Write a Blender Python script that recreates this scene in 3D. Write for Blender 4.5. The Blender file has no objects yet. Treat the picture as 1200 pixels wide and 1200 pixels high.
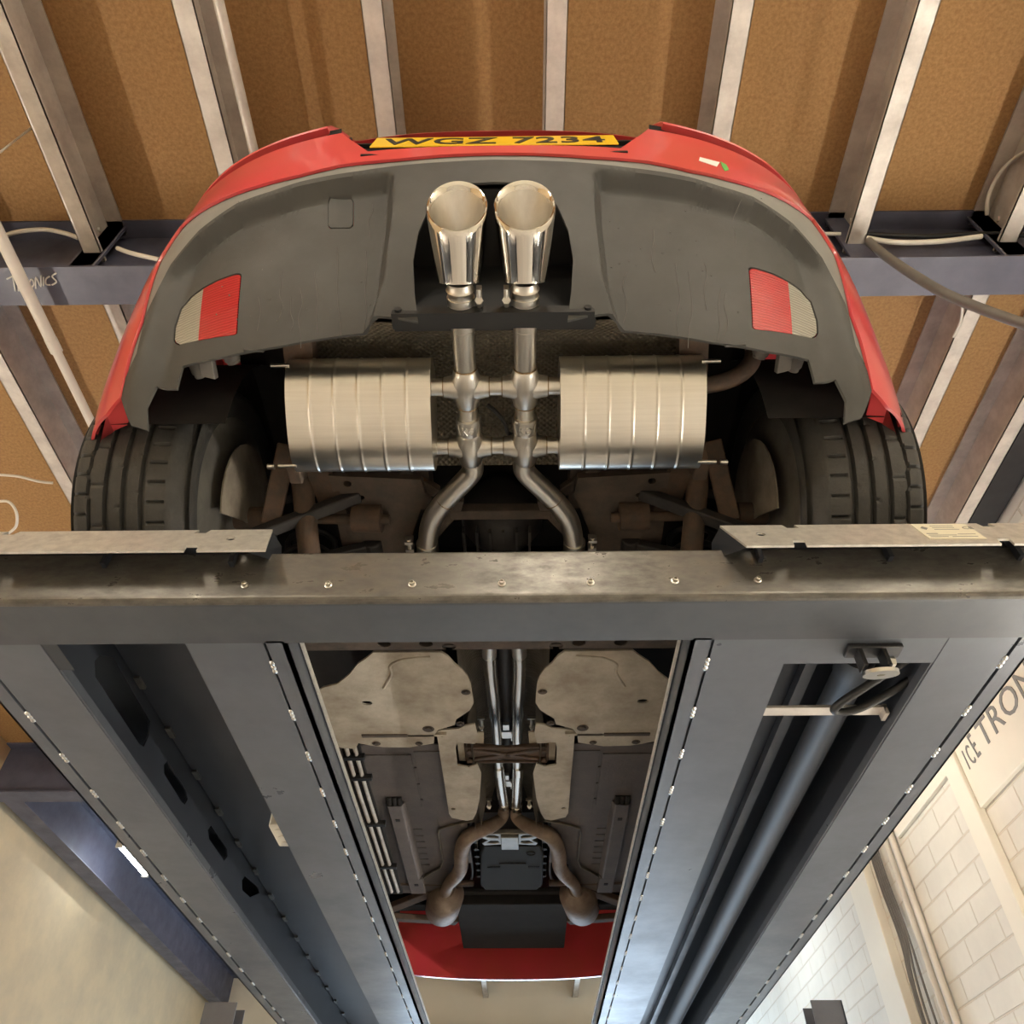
import bpy, math, random
from mathutils import Vector, Matrix
from mathutils.geometry import delaunay_2d_cdt
random.seed(4)
S = bpy.context.scene
COL = S.collection
PI = math.pi
# ------------------------------------------------------------------ camera model
# all heights below are written relative to the lens; CZ lifts them to the floor at z = 0
CZ = 1.0
F, TH, PSI = 910.0, math.radians(45.8), math.radians(0.70)
st, ct, sp, cp = math.sin(TH), math.cos(TH), math.sin(PSI), math.cos(PSI)
R_ = Vector((cp, sp, 0)); FW = Vector((-sp*ct, cp*ct, st)); UP = Vector((sp*st, -cp*st, ct))
X0 = -0.045                       # centre line of the car and its exhaust

def ray(u, v):
    return FW + R_*((u-600)/F) - UP*((v-600)/F)
def P(u, v, x=None, y=None, z=None):
    d = ray(u, v)
    k = x/d.x if x is not None else (y/d.y if y is not None else z/d.z)
    return d*k
def C(u, v, **k):                 # the same in the car's own frame
    if 'x' in k: k['x'] += X0
    p = P(u, v, **k); return Vector((p.x-X0, p.y, p.z))
def proj(p):
    d = p.dot(FW)
    return 600+F*p.dot(R_)/d, 600-F*p.dot(UP)/d
def Z(pts, ox, oy, s):
    return [(ox+a/s, oy+b/s) for a, b in pts]

# ------------------------------------------------------------------ materials
MATS = {}
def mat(name, col, rough=.5, metal=0.0, var=0.0, vscale=8.0, col2=None, bump=0.0, bscale=60.0, coat=0.0, stretch=None, spec=.5, rvar=0.0, aniso=0.0, detail=6.0, lo=.35, hi=.65):
    m = bpy.data.materials.new(name); m.use_nodes = True
    nt = m.node_tree; N = nt.nodes; L = nt.links
    b = N['Principled BSDF']
    b.inputs['Base Color'].default_value = (*col, 1); b.inputs['Roughness'].default_value = rough
    b.inputs['Metallic'].default_value = metal; b.inputs['Specular IOR Level'].default_value = spec
    b.inputs['Coat Weight'].default_value = coat; b.inputs['Coat Roughness'].default_value = .06
    b.inputs['Anisotropic'].default_value = aniso
    tc = N.new('ShaderNodeTexCoord'); mp = N.new('ShaderNodeMapping'); L.new(tc.outputs['Object'], mp.inputs['Vector'])
    if stretch: mp.inputs['Scale'].default_value = stretch
    if col2 is not None or var or rvar:
        n = N.new('ShaderNodeTexNoise'); n.inputs['Scale'].default_value = vscale; n.inputs['Detail'].default_value = detail
        n.inputs['Roughness'].default_value = .65
        L.new(mp.outputs[0], n.inputs['Vector'])
        mr = N.new('ShaderNodeMapRange'); mr.inputs['From Min'].default_value = lo; mr.inputs['From Max'].default_value = hi
        L.new(n.outputs['Fac'], mr.inputs['Value'])
        mx = N.new('ShaderNodeMix'); mx.data_type = 'RGBA'
        c2 = col2 if col2 is not None else tuple(max(0, c*(1-var)) for c in col)
        mx.inputs['A'].default_value = (*col, 1); mx.inputs['B'].default_value = (*c2, 1)
        L.new(mr.outputs[0], mx.inputs['Factor']); L.new(mx.outputs['Result'], b.inputs['Base Color'])
        if rvar:
            m2 = N.new('ShaderNodeMapRange'); m2.inputs['From Min'].default_value = .3; m2.inputs['From Max'].default_value = .7
            m2.inputs['To Min'].default_value = rough-rvar; m2.inputs['To Max'].default_value = rough+rvar
            L.new(n.outputs['Fac'], m2.inputs['Value']); L.new(m2.outputs[0], b.inputs['Roughness'])
    if bump:
        n2 = N.new('ShaderNodeTexNoise'); n2.inputs['Scale'].default_value = bscale; n2.inputs['Detail'].default_value = 4
        L.new(mp.outputs[0], n2.inputs['Vector'])
        bp = N.new('ShaderNodeBump'); bp.inputs['Strength'].default_value = bump; bp.inputs['Distance'].default_value = .004
        L.new(n2.outputs['Fac'], bp.inputs['Height']); L.new(bp.outputs[0], b.inputs['Normal'])
    MATS[name] = m; return m
def emis(name, col, strength):
    m = bpy.data.materials.new(name); m.use_nodes = True
    b = m.node_tree.nodes['Principled BSDF']
    b.inputs['Base Color'].default_value = (.8, .8, .8, 1)
    b.inputs['Emission Color'].default_value = (*col, 1); b.inputs['Emission Strength'].default_value = strength
    MATS[name] = m; return m

mat('chipboard', (.36, .205, .075), .8, vscale=70, col2=(.25, .13, .045), bump=.25, bscale=150, detail=9)
mat('galv', (.62, .58, .52), .5, .3, vscale=9, col2=(.46, .42, .38), rvar=.12)
mat('beam_paint', (.085, .088, .125), .45, vscale=5, col2=(.06, .062, .09), rvar=.1)
mat('black_paint', (.02, .02, .022), .5, var=.4, vscale=14)
mat('cream_wall', (.74, .71, .62), .7, var=.1, vscale=3, bump=.12, bscale=40)
mat('cream_board', (.80, .76, .64), .6, var=.05, vscale=2)
mat('plaster', (.60, .46, .28), .85, vscale=3, col2=(.50, .39, .25), bump=.3, bscale=18)
mat('concrete', (.62, .60, .56), .45, vscale=1.3, col2=(.52, .50, .47), rvar=.12)
mat('red_paint', (.60, .050, .062), .32, coat=.7, vscale=5, col2=(.54, .06, .05))
mat('plastic', (.050, .050, .046), .55, vscale=7, col2=(.042, .041, .038), bump=.12, bscale=900, rvar=.08)
mat('bevel_lit_grey', (.23, .232, .215), .45, var=.15, vscale=10)  # valance plastic made lighter to stand for light on its bevel
mat('black_plastic', (.012, .012, .012), .5, var=.3, vscale=12)
mat('rubber', (.034, .033, .030), .65, vscale=30, col2=(.05, .047, .042), bump=.2, bscale=220)
mat('liner', (.012, .010, .009), .9, var=.4, vscale=20)
mat('steel', (.74, .71, .65), .36, 1.0, vscale=40, col2=(.64, .61, .55), rvar=.05, stretch=(1, .15, 1))
mat('steel_bright', (.80, .78, .74), .2, 1.0, var=.05, vscale=20)
mat('polished', (.80, .77, .71), .06, 1.0, var=.04, vscale=6)
mat('brushed', (.82, .79, .72), .31, 1.0, vscale=160, col2=(.76, .73, .66), rvar=.03, stretch=(.03, 1, 1), aniso=.3)
mat('weld', (.42, .30, .17), .4, 1.0, var=.5, vscale=200)
mat('rust', (.125, .078, .05), .75, .25, vscale=24, col2=(.075, .055, .042), bump=.3, bscale=80)
mat('rust_light', (.26, .20, .15), .6, .3, vscale=16, col2=(.17, .115, .08), bump=.2, bscale=80)
mat('subframe', (.105, .078, .058), .8, .1, vscale=16, col2=(.06, .047, .038), bump=.3, bscale=70)
mat('underseal', (.118, .097, .088), .75, vscale=10, col2=(.085, .072, .068), bump=.25, bscale=90)
mat('backing', (.30, .26, .20), .7, vscale=14, col2=(.18, .15, .12))
mat('tray', (.52, .47, .38), .75, vscale=8, col2=(.31, .26, .195), detail=10, bump=.25, bscale=90)
mat('shield_alu', (.20, .17, .125), .5, .55, vscale=12, col2=(.12, .10, .075))
mat('alloy', (.30, .285, .25), .45, .6, vscale=12, col2=(.2, .19, .17))
mat('dark_steel', (.05, .045, .042), .6, .4, vscale=16, col2=(.03, .028, .027))
mat('gearbox', (.030, .032, .035), .8, .0, spec=.2, vscale=12, col2=(.028, .03, .032))
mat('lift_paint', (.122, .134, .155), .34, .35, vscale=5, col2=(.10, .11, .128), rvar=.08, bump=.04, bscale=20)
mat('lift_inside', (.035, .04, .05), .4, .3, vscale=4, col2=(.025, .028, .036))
mat('crossbeam_paint', (.075, .082, .092), .40, .3, vscale=5, col2=(.055, .06, .068), rvar=.08)
mat('lift_worn', (.175, .165, .148), .36, .7, vscale=22, col2=(.10, .095, .086), rvar=.12, stretch=(1, 1, 2.5))
mat('galv_plate', (.74, .72, .66), .38, .55, vscale=40, col2=(.55, .53, .49), rvar=.1)
mat('ram', (.07, .073, .08), .6, .1, vscale=30, col2=(.07, .075, .085), stretch=(1, 3, 1))
mat('zinc', (.62, .60, .55), .3, 1.0)
mat('pale_plastic', (.66, .62, .52), .45, var=.06, vscale=5)
mat('cable_grey', (.16, .15, .135), .5, var=.15, vscale=20)
mat('cable_white', (.62, .58, .50), .5, var=.06, vscale=20)
mat('plate_yellow', (.82, .52, .015), .35, var=.05, vscale=9)
mat('ink', (.012, .012, .016), .5)
mat('ink_grey', (.20, .20, .19), .6)
mat('chalk', (.55, .53, .48), .9)
mat('sticker', (.74, .70, .55), .5, var=.06, vscale=40)
mat('sticker_white', (.78, .76, .72), .4)
mat('sticker_green', (.12, .42, .10), .4)
mat('glass_dark', (.012, .013, .014), .05, coat=.5)
mat('marks', (.105, .10, .092), .8)
emis('tube_warm', (1.0, .90, .75), 250.0)
emis('tube_front', (1.0, .92, .80), 110.0)
emis('tube_fill', (1.0, .94, .86), 230.0)
emis('tube_cool', (.82, .91, 1.0), 40.0)
# dimpled aluminium heat shield
def dimple(name, col, scale, metal=.5):
    m = mat(name, col, .5, metal, vscale=9, col2=tuple(c*.6 for c in col))
    nt = m.node_tree; N = nt.nodes; L = nt.links
    tc = N.new('ShaderNodeTexCoord'); mp = N.new('ShaderNodeMapping'); mp.inputs['Rotation'].default_value = (0, 0, PI/4)
    L.new(tc.outputs['Object'], mp.inputs['Vector'])
    v = N.new('ShaderNodeTexVoronoi'); v.voronoi_dimensions = '2D'; v.inputs['Scale'].default_value = scale; v.inputs['Randomness'].default_value = .0
    L.new(mp.outputs[0], v.inputs['Vector'])
    bp = N.new('ShaderNodeBump'); bp.inputs['Strength'].default_value = 1.0; bp.inputs['Distance'].default_value = .006
    L.new(v.outputs['Distance'], bp.inputs['Height']); L.new(bp.outputs[0], N['Principled BSDF'].inputs['Normal'])
dimple('dimpled', (.26, .225, .165), 95)
dimple('dimpled_dark', (.26, .23, .19), 95)
def ribbed(name, col, alpha_col):
    m = mat(name, col, .12, 0, coat=.6)
    nt = m.node_tree; N = nt.nodes; L = nt.links
    tc = N.new('ShaderNodeTexCoord'); w = N.new('ShaderNodeTexWave'); w.bands_direction = 'Z'; w.inputs['Scale'].default_value = 52
    L.new(tc.outputs['Object'], w.inputs['Vector'])
    bp = N.new('ShaderNodeBump'); bp.inputs['Strength'].default_value = .5; bp.inputs['Distance'].default_value = .003
    L.new(w.outputs['Fac'], bp.inputs['Height']); L.new(bp.outputs[0], N['Principled BSDF'].inputs['Normal'])
    mx = N.new('ShaderNodeMix'); mx.data_type = 'RGBA'; mx.inputs['A'].default_value = (*col, 1); mx.inputs['B'].default_value = (*alpha_col, 1)
    L.new(w.outputs['Fac'], mx.inputs['Factor']); L.new(mx.outputs['Result'], N['Principled BSDF'].inputs['Base Color'])
ribbed('red_lens', (.52, .022, .03), (.36, .012, .018))
ribbed('clear_lens', (.36, .34, .29), (.25, .235, .20))
# painted block wall
def blockwall():
    m = MATS['cream_wall']; nt = m.node_tree; N = nt.nodes; L = nt.links
    tc = N.new('ShaderNodeTexCoord'); mp = N.new('ShaderNodeMapping')
    sx = N.new('ShaderNodeSeparateXYZ'); cx = N.new('ShaderNodeCombineXYZ')
    L.new(tc.outputs['Object'], sx.inputs[0]); L.new(sx.outputs['Y'], cx.inputs['X']); L.new(sx.outputs['Z'], cx.inputs['Y'])
    br = N.new('ShaderNodeTexBrick'); br.inputs['Scale'].default_value = 1.0
    br.inputs['Brick Width'].default_value = .44; br.inputs['Row Height'].default_value = .14
    br.inputs['Mortar Size'].default_value = .006; br.inputs['Mortar Smooth'].default_value = .3
    L.new(cx.outputs[0], br.inputs['Vector'])
    bp = N.new('ShaderNodeBump'); bp.inputs['Strength'].default_value = 1; bp.inputs['Distance'].default_value = .012; bp.invert = True
    L.new(br.outputs['Fac'], bp.inputs['Height']); L.new(bp.outputs[0], N['Principled BSDF'].inputs['Normal'])
    mx = N.new('ShaderNodeMix'); mx.data_type = 'RGBA'; mx.inputs['B'].default_value = (.66, .60, .49, 1)
    src = N['Principled BSDF'].inputs['Base Color'].links[0].from_socket
    L.new(src, mx.inputs['A']); L.new(br.outputs['Fac'], mx.inputs['Factor']); L.new(mx.outputs['Result'], N['Principled BSDF'].inputs['Base Color'])
blockwall()

# ------------------------------------------------------------------ mesh builder
class MB:
    def __init__(s): s.v = []; s.f = []; s.sm = []; s.mi = []; s.cur = 0
    def add(s, vs, fs, smooth=False):
        o = len(s.v); s.v += [Vector(p) for p in vs]
        for f in fs: s.f.append([i+o for i in f]); s.sm.append(smooth); s.mi.append(s.cur)
        return s
    def box(s, a, b):
        (x0, y0, z0), (x1, y1, z1) = a, b
        x0, x1 = min(x0, x1), max(x0, x1); y0, y1 = min(y0, y1), max(y0, y1); z0, z1 = min(z0, z1), max(z0, z1)
        return s.add([(x0,y0,z0),(x1,y0,z0),(x1,y1,z0),(x0,y1,z0),(x0,y0,z1),(x1,y0,z1),(x1,y1,z1),(x0,y1,z1)],
                     [(0,3,2,1),(4,5,6,7),(0,1,5,4),(1,2,6,5),(2,3,7,6),(3,0,4,7)])
    def obox(s, c, ax, ay, az):   # oriented box from half axes
        c, ax, ay, az = map(Vector, (c, ax, ay, az))
        vs = [c+ax*i+ay*j+az*k for k in (-1,1) for i, j in ((-1,-1),(1,-1),(1,1),(-1,1))]
        return s.add(vs, [(0,3,2,1),(4,5,6,7),(0,1,5,4),(1,2,6,5),(2,3,7,6),(3,0,4,7)])
    def bar(s, a, b, w, h, up=(0,0,1)):
        a, b = Vector(a), Vector(b); d = (b-a); L = d.length; d.normalize()
        x = d.cross(Vector(up)).normalized(); z = x.cross(d).normalized()
        return s.obox((a+b)/2, x*w/2, d*L/2, z*h/2)
    def lathe(s, prof, o, axis, seg=32, smooth=True, close=False, squash=None):
        o = Vector(o); a = Vector(axis).normalized()
        x = a.orthogonal().normalized()
        if abs(a.z) < .99: x = a.cross(Vector((0,0,1))).normalized()
        y = a.cross(x)
        sq = squash or (1, 1)
        vs = []; n = len(prof)
        for k in range(seg):
            t = 2*PI*k/seg; e = x*math.cos(t)*sq[0]+y*math.sin(t)*sq[1]
            vs += [o+a*p[0]+e*p[1] for p in prof]
        fs = []
        for k in range(seg):
            k2 = (k+1) % seg
            for i in range(n if close else n-1):
                i2 = (i+1) % n
                fs.append((k*n+i, k2*n+i, k2*n+i2, k*n+i2))
        s.add(vs, fs, smooth)
        if not close:
            for i, rev in ((0, False), (n-1, True)):
                if prof[i][1] > 1e-6:
                    ring = [len(s.v)-len(vs)+k*n+i for k in range(seg)]
                    s.f.append(ring if rev else ring[::-1]); s.sm.append(False); s.mi.append(s.cur)
        return s
    def cyl(s, a, b, r, seg=20, r2=None):
        a, b = Vector(a), Vector(b); L = (b-a).length
        return s.lathe([(0, r), (L, r if r2 is None else r2)], a, b-a, seg)
    def sphere(s, c, r, seg=16, sc=(1,1,1)):
        vs = []; fs = []; n = seg//2
        for i in range(n+1):
            t = PI*i/n
            for k in range(seg):
                p = 2*PI*k/seg
                vs.append((c[0]+r*sc[0]*math.sin(t)*math.cos(p), c[1]+r*sc[1]*math.sin(t)*math.sin(p), c[2]+r*sc[2]*math.cos(t)))
        for i in range(n):
            for k in range(seg):
                k2 = (k+1) % seg
                fs.append((i*seg+k, (i+1)*seg+k, (i+1)*seg+k2, i*seg+k2))
        return s.add(vs, fs, True)
    def tube(s, path, r, seg=18, sub=8, hollow=False):
        pts = [Vector(p) for p in path]
        rr = list(r) if isinstance(r, (list, tuple)) else [r]*len(pts)
        if sub > 1 and len(pts) > 2:
            q = []; qr = []
            for i in range(len(pts)-1):
                p0 = pts[max(i-1, 0)]; p1 = pts[i]; p2 = pts[i+1]; p3 = pts[min(i+2, len(pts)-1)]
                for k in range(sub):
                    t = k/sub
                    q.append(.5*((2*p1)+(p2-p0)*t+(2*p0-5*p1+4*p2-p3)*t*t+(3*p1-p0-3*p2+p3)*t**3)); qr.append(rr[i]*(1-t)+rr[i+1]*t)
            q.append(pts[-1]); qr.append(rr[-1]); pts, rr = q, qr
        n = len(pts); vs = []
        T = [(pts[min(i+1, n-1)]-pts[max(i-1, 0)]).normalized() for i in range(n)]
        x = T[0].orthogonal().normalized()
        for i in range(n):
            x = (x-T[i]*x.dot(T[i])).normalized(); y = T[i].cross(x)
            vs += [pts[i]+(x*math.cos(2*PI*k/seg)+y*math.sin(2*PI*k/seg))*rr[i] for k in range(seg)]
        fs = [(i*seg+k, i*seg+(k+1) % seg, (i+1)*seg+(k+1) % seg, (i+1)*seg+k) for i in range(n-1) for k in range(seg)]
        o = len(s.v); s.add(vs, fs, True)
        s.f += [[o+k for k in range(seg)][::-1], [o+(n-1)*seg+k for k in range(seg)]]; s.sm += [False]*2; s.mi += [s.cur]*2
        return s
    def ring(s, c, axis, R, r, seg=32):
        return s.lathe([(r*math.sin(t*PI/4), R+r*math.cos(t*PI/4)) for t in range(8)], c, axis, seg, True, True)
    def prism(s, poly, z0, z1, holes=(), fn=None, spacing=None, smooth=False, extra=()):
        """flat or curved sheet: outline with holes in 2D, fn(a, b, t) gives the point at depth t in 0..1"""
        if fn is None: fn = lambda a, b, t: Vector((a, b, z0+(z1-z0)*t))
        V2, T = fill(poly, holes, spacing, extra)
        n = len(V2)
        vs = [fn(a, b, 0) for a, b in V2]+[fn(a, b, 1) for a, b in V2]
        # orientation: face 0 looks away from face 1
        c = T[len(T)//2]; nrm = (vs[c[1]]-vs[c[0]]).cross(vs[c[2]]-vs[c[0]])
        if nrm.dot(vs[c[0]+n]-vs[c[0]]) > 0: T = [t[::-1] for t in T]
        o = len(s.v); s.add(vs, T+[tuple(i+n for i in t[::-1]) for t in T], smooth)
        cnt = {}
        for t in T:
            for i in range(3):
                e = (t[i], t[(i+1) % 3]); cnt[e] = 1
        for e in cnt:
            if (e[1], e[0]) not in cnt:
                s.f.append([o+e[1], o+e[0], o+e[0]+n, o+e[1]+n]); s.sm.append(False); s.mi.append(s.cur)
        return s
    def text(s, body, size, o, xd, yd, depth, align='LEFT', shear=0.0, space=1.0, bold=0.0, sx=1.0):
        cu = bpy.data.curves.new('lettering', 'FONT'); cu.body = body; cu.size = size; cu.extrude = depth/2; cu.align_x = align
        cu.shear = shear; cu.space_character = space; cu.offset = bold; cu.resolution_u = 3
        ob = bpy.data.objects.new('lettering', cu); COL.objects.link(ob)
        me = bpy.data.meshes.new_from_object(ob)
        o, xd, yd = Vector(o), Vector(xd).normalized(), Vector(yd).normalized(); zd = xd.cross(yd)
        s.add([o+xd*v.co.x*sx+yd*v.co.y+zd*v.co.z for v in me.vertices], [tuple(p.vertices) for p in me.polygons])
        bpy.data.objects.remove(ob); bpy.data.curves.remove(cu); bpy.data.meshes.remove(me)
        return s

def inside(p, poly):
    x, y = p; r = False; j = len(poly)-1
    for i in range(len(poly)):
        xi, yi = poly[i]; xj, yj = poly[j]
        if (yi > y) != (yj > y) and x < (xj-xi)*(y-yi)/(yj-yi)+xi: r = not r
        j = i
    return r
def segd(p, a, b):
    dx, dy = b[0]-a[0], b[1]-a[1]; L = dx*dx+dy*dy
    t = 0 if L == 0 else max(0, min(1, ((p[0]-a[0])*dx+(p[1]-a[1])*dy)/L))
    return math.hypot(p[0]-a[0]-t*dx, p[1]-a[1]-t*dy)
def dens(poly, sp_):
    if not sp_: return list(poly)
    out = []
    for i, a in enumerate(poly):
        b = poly[(i+1) % len(poly)]; L = math.hypot(b[0]-a[0], b[1]-a[1]); k = max(1, int(L/sp_+.5))
        out += [(a[0]+(b[0]-a[0])*t/k, a[1]+(b[1]-a[1])*t/k) for t in range(k)]
    return out
def fill(poly, holes, sp_, extra=()):
    loops = [dens(poly, sp_)]+[dens(h, sp_) for h in holes]
    V = []; E = []
    for lp in loops:
        o = len(V); V += [Vector(p) for p in lp]; E += [(o+i, o+(i+1) % len(lp)) for i in range(len(lp))]
    if sp_:
        xs = [p[0] for p in loops[0]]; ys = [p[1] for p in loops[0]]
        nx = int((max(xs)-min(xs))/sp_)+1; ny = int((max(ys)-min(ys))/sp_)+1
        segs = [(tuple(V[a]), tuple(V[b])) for a, b in E]
        for i in range(nx):
            for j in range(ny):
                p = (min(xs)+(i+.5+.25*(j % 2))*sp_, min(ys)+(j+.5)*sp_)
                if inside(p, loops[0]) and not any(inside(p, h) for h in loops[1:]):
                    if all(abs(p[0]-a[0]) > sp_*1.6 or segd(p, a, b) > sp_*.45 for a, b in segs): V.append(Vector(p))
    for p in extra:
        if inside(p, loops[0]) and not any(inside(p, h) for h in loops[1:]): V.append(Vector(p))
    r = delaunay_2d_cdt(V, E, [], 0, 1e-7)
    vv = [tuple(p) for p in r[0]]; T = []
    for f in r[2]:
        c = (sum(vv[i][0] for i in f)/3, sum(vv[i][1] for i in f)/3)
        if inside(c, loops[0]) and not any(inside(c, h) for h in loops[1:]): T.append(tuple(f))
    return vv, T

def base_of(o):
    return Vector(o.get('_b', (0, 0, 0))) if o else Vector((0, 0, 0))
BASE = {}
def obj(name, mb, m, parent=None, bevel=0.0, base=None, seg=2, label=None):
    """link the builder's mesh as ONE object; vertices come in lens-relative coordinates"""
    me = bpy.data.meshes.new(name)
    root = parent
    off = BASE[parent.name] if parent else Vector(base or (0, 0, 0))
    me.from_pydata([v-off for v in mb.v], [], mb.f); me.update()
    ms = m if isinstance(m, (list, tuple)) else [m]
    for k in ms: me.materials.append(MATS[k])
    me.polygons.foreach_set('use_smooth', mb.sm); me.set_sharp_from_angle(angle=math.radians(42)); me.polygons.foreach_set('material_index', mb.mi)
    o = bpy.data.objects.new(name, me); COL.objects.link(o)
    BASE[o.name] = off
    if parent: o.parent = parent
    else: o.location = off+Vector((0, 0, CZ))
    if bevel:
        b = o.modifiers.new('bevel', 'BEVEL'); b.width = bevel; b.segments = seg; b.limit_method = 'ANGLE'; b.angle_limit = math.radians(40)
    if label: o['label'] = label
    return o
def empty(name, base, label, cat, group=None):
    o = bpy.data.objects.new(name, None); COL.objects.link(o); o.empty_display_size = .1
    o.location = Vector(base)+Vector((0, 0, CZ)); BASE[o.name] = Vector(base)
    return tag(o, label, cat, group)
def tag(o, label, cat, group=None):
    o['label'] = label; o['category'] = cat
    if group: o['group'] = group
    return o
def struct(name, mb, m, **k):
    o = obj(name, mb, m, **k); o['kind'] = 'structure'; return o

# ================================================================== THE ROOM
XL, XR, YB, YF, ZF, ZC = -4.15, 2.62, -4.2, 12.0, -CZ, 3.2
struct('floor', MB().box((XL-.2, YB-.2, ZF-.1), (XR+.2, YF+3, ZF)), 'concrete')
struct('ceiling', MB().box((XL-.2, YB-.2, ZC), (XR+.2, YF+.2, ZC+.06)), 'chipboard')
struct('wall_left', MB().box((XL-.2, YB, ZF), (XL, YF, ZC)), 'plaster')
struct('wall_right', MB().box((XR, YB, ZF), (XR+.2, YF, ZC)), 'cream_wall')
struct('wall_back', MB().box((XL-.2, YB-.2, ZF), (XR+.2, YB, ZC)), 'cream_board')
fw = MB(); DX0, DX1, DZ = -1.6, 2.3, 2.2
fw.box((XL-.2, YF, ZF), (DX0, YF+.2, ZC)).box((DX1, YF, ZF), (XR+.2, YF+.2, ZC)).box((DX0, YF, DZ), (DX1, YF+.2, ZC))
struct('wall_front', fw, 'cream_board')
dr = MB()
for k in range(14):                                                  # rolled-up shutter above the opening
    pass
dr.lathe([(0, .16), (DX1-DX0, .16)], (DX0, YF-.2, DZ+.2), (1, 0, 0), 24)
struct('door_1', dr, 'galv')

# steel joists along the room, carried by the cross beams
JB = 2.94
def joist(x, y0, y1, side, label):
    m = MB(); w = .035
    m.box((x-w, y0, JB), (x+w, y1, JB+.006))
    xw = x+side*w
    m.box((xw-.003 if side > 0 else xw, y0, JB), (xw if side > 0 else xw+.003, y1, ZC-.002))
    m.box((xw, y0, ZC-.012), (xw-side*.07, y1, ZC-.003))
    m.box((x-side*w, y0, JB), (x-side*w+side*.003, y1, JB+.018))      # return lip
    for yy in (y0+.06, y1-.06):
        for zz in (JB+.05, JB+.17): m.cyl((xw-side*.012, yy, zz), (xw+side*.012, yy, zz), .011, 8)
    o = struct('ceiling_joist', m, 'galv', base=(x, y0, JB))
    return tag(o, label, 'joist', 'steel joists under the chipboard ceiling')
Y1A, Y1B, Y2A, Y2B = 1.377, 1.537, 5.66, 5.83
bay1 = [(-2.29, 'leftmost short joist behind the car, over the left edge of the photo'), (-1.69, 'bright steel joist ending above the blue beam, beside the upper left cable'),
        (-1.07, 'steel joist just left of the red boot corner, beside a thin grey conduit'), (-.46, 'joist directly above the left half of the number plate'),
        (.14, 'joist directly above the right half of the number plate'), (.74, 'joist whose end shows just right of the red boot lid'),
        (1.34, 'bright steel joist above the long dark drooping cable'), (1.94, 'steel joist with a white cable looped down its side at the right edge')]
for x, l in bay1: joist(x, YB, Y1A+.06, 1 if x > 0 else -1, l)
bay2 = [(-3.5, 'far left joist running past the lit tube lamp'), (-2.31, 'wide pinkish joist between the left tyre and the photo edge'), (-1.70, 'joist crossing behind the red bumper corner on the left'),
       
        (1.93, 'joist beside the right tyre with a green paint mark'), (2.37, 'last joist before the black edge beam by the white wall')]
for x, l in bay2: joist(x, Y1B-.06, Y2A+.06, 1 if x > 0 else -1, l)
joist(-.5, Y2B-.06, YF, -1, 'far joist beyond the car nose, on the side of the left runway')
joist(.7, Y2B-.06, YF, 1, 'far joist beyond the car nose, on the side of the right runway')
def ibeam(name, y0, y1, z0, z1, x0, x1, mname='beam_paint', tf=.012, axis='x'):
    m = MB(); c = (y0+y1)/2
    if axis == 'x':
        m.box((x0, y0, z0), (x1, y1, z0+tf)).box((x0, c-.005, z0+tf), (x1, c+.005, z1-tf)).box((x0, y0, z1-tf), (x1, y1, z1))
    else:
        m.box((y0, x0, z0), (y1, x1, z0+tf)).box((c-.005, x0, z0+tf), (c+.005, x1, z1-tf)).box((y0, x0, z1-tf), (y1, x1, z1))
    return m
m = ibeam('b', Y1A, Y1B, 2.78, ZC, XL, XR)
for x, _ in bay1+bay2[1:]:
    m.box((x-.05, Y1A+.02, 2.80), (x+.05, Y1A+.03, ZC-.02))
tag(struct('cross_beam', m, 'beam_paint'), 'blue-grey steel beam crossing the ceiling behind the red car, chalk scribble on it', 'beam')
m = ibeam('b', Y2A, Y2B, 2.78, ZC, XL, XR)
tag(struct('cross_beam', m, 'beam_paint'), 'second steel cross beam low at the left edge, beyond the left runway', 'beam')
m = ibeam('b', -4.06, -3.90, 2.78, ZC, Y2B, YF, axis='y')
tag(struct('side_beam', m, 'beam_paint'), 'purple steel beam running away beside the lit tube lamp', 'beam')
m = MB().box((2.45, YB, 2.99), (2.6, Y1A, ZC)).box((2.45, Y1B, 2.99), (2.6, Y2A, ZC))
tag(struct('edge_beam', m, 'black_paint'), 'black steel edge beam along the top of the white wall', 'beam')
# right wall: post, boards, sign
tag(struct('trim_1', MB().box((XR-.05, 4.29, ZF), (XR, 4.45, 2.98)), 'cream_board', bevel=.006), 'cream wall post beside the sign board', 'post')
sb = obj('sign_board', MB().box((XR-.03, 2.1, 1.975), (XR, 4.285, 2.85)), 'cream_board', base=(XR-.015, 3.2, 1.975), bevel=.003)
tag(sb, 'cream wall board with dark angular lettering, right of the right runway', 'sign')
tx = MB()
tx.text('I', .165, (XR-.031, 4.225, 2.175), (0, -1, .03), (0, 0, 1), .006, shear=-.0, sx=.55)
tx.text('C', .165, (XR-.031, 4.175, 2.175), (0, -1, .03), (0, .12, 1), .006, sx=.5)
tx.text('E', .21, (XR-.031, 4.10, 2.18), (0, -1, .03), (0, .12, 1), .006, sx=.5)
tx.text('TRON', .205, (XR-.031, 4.005, 2.185), (0, -1, .0), (0, 0, 1), .006, space=1.06, sx=1.12)
obj('lettering', tx, 'ink_grey', sb)
tag(struct('trim_2', MB().box((XR-.03, 4.452, 2.27), (XR, 5.38, 2.98)), 'cream_board', bevel=.004), 'cream wall board above the block wall beyond the post', 'board')
pp = MB()
for y in (5.45, 5.56): pp.cyl((XR-.03, y, ZF), (XR-.03, y, 2.95), .022, 14)
tag(obj('wall_pipe', pp, 'cable_white', base=(XR-.03, 5.5, ZF)), 'pair of cream pipes rising up the white wall near the bottom edge', 'pipe')
cb = MB()
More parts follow.
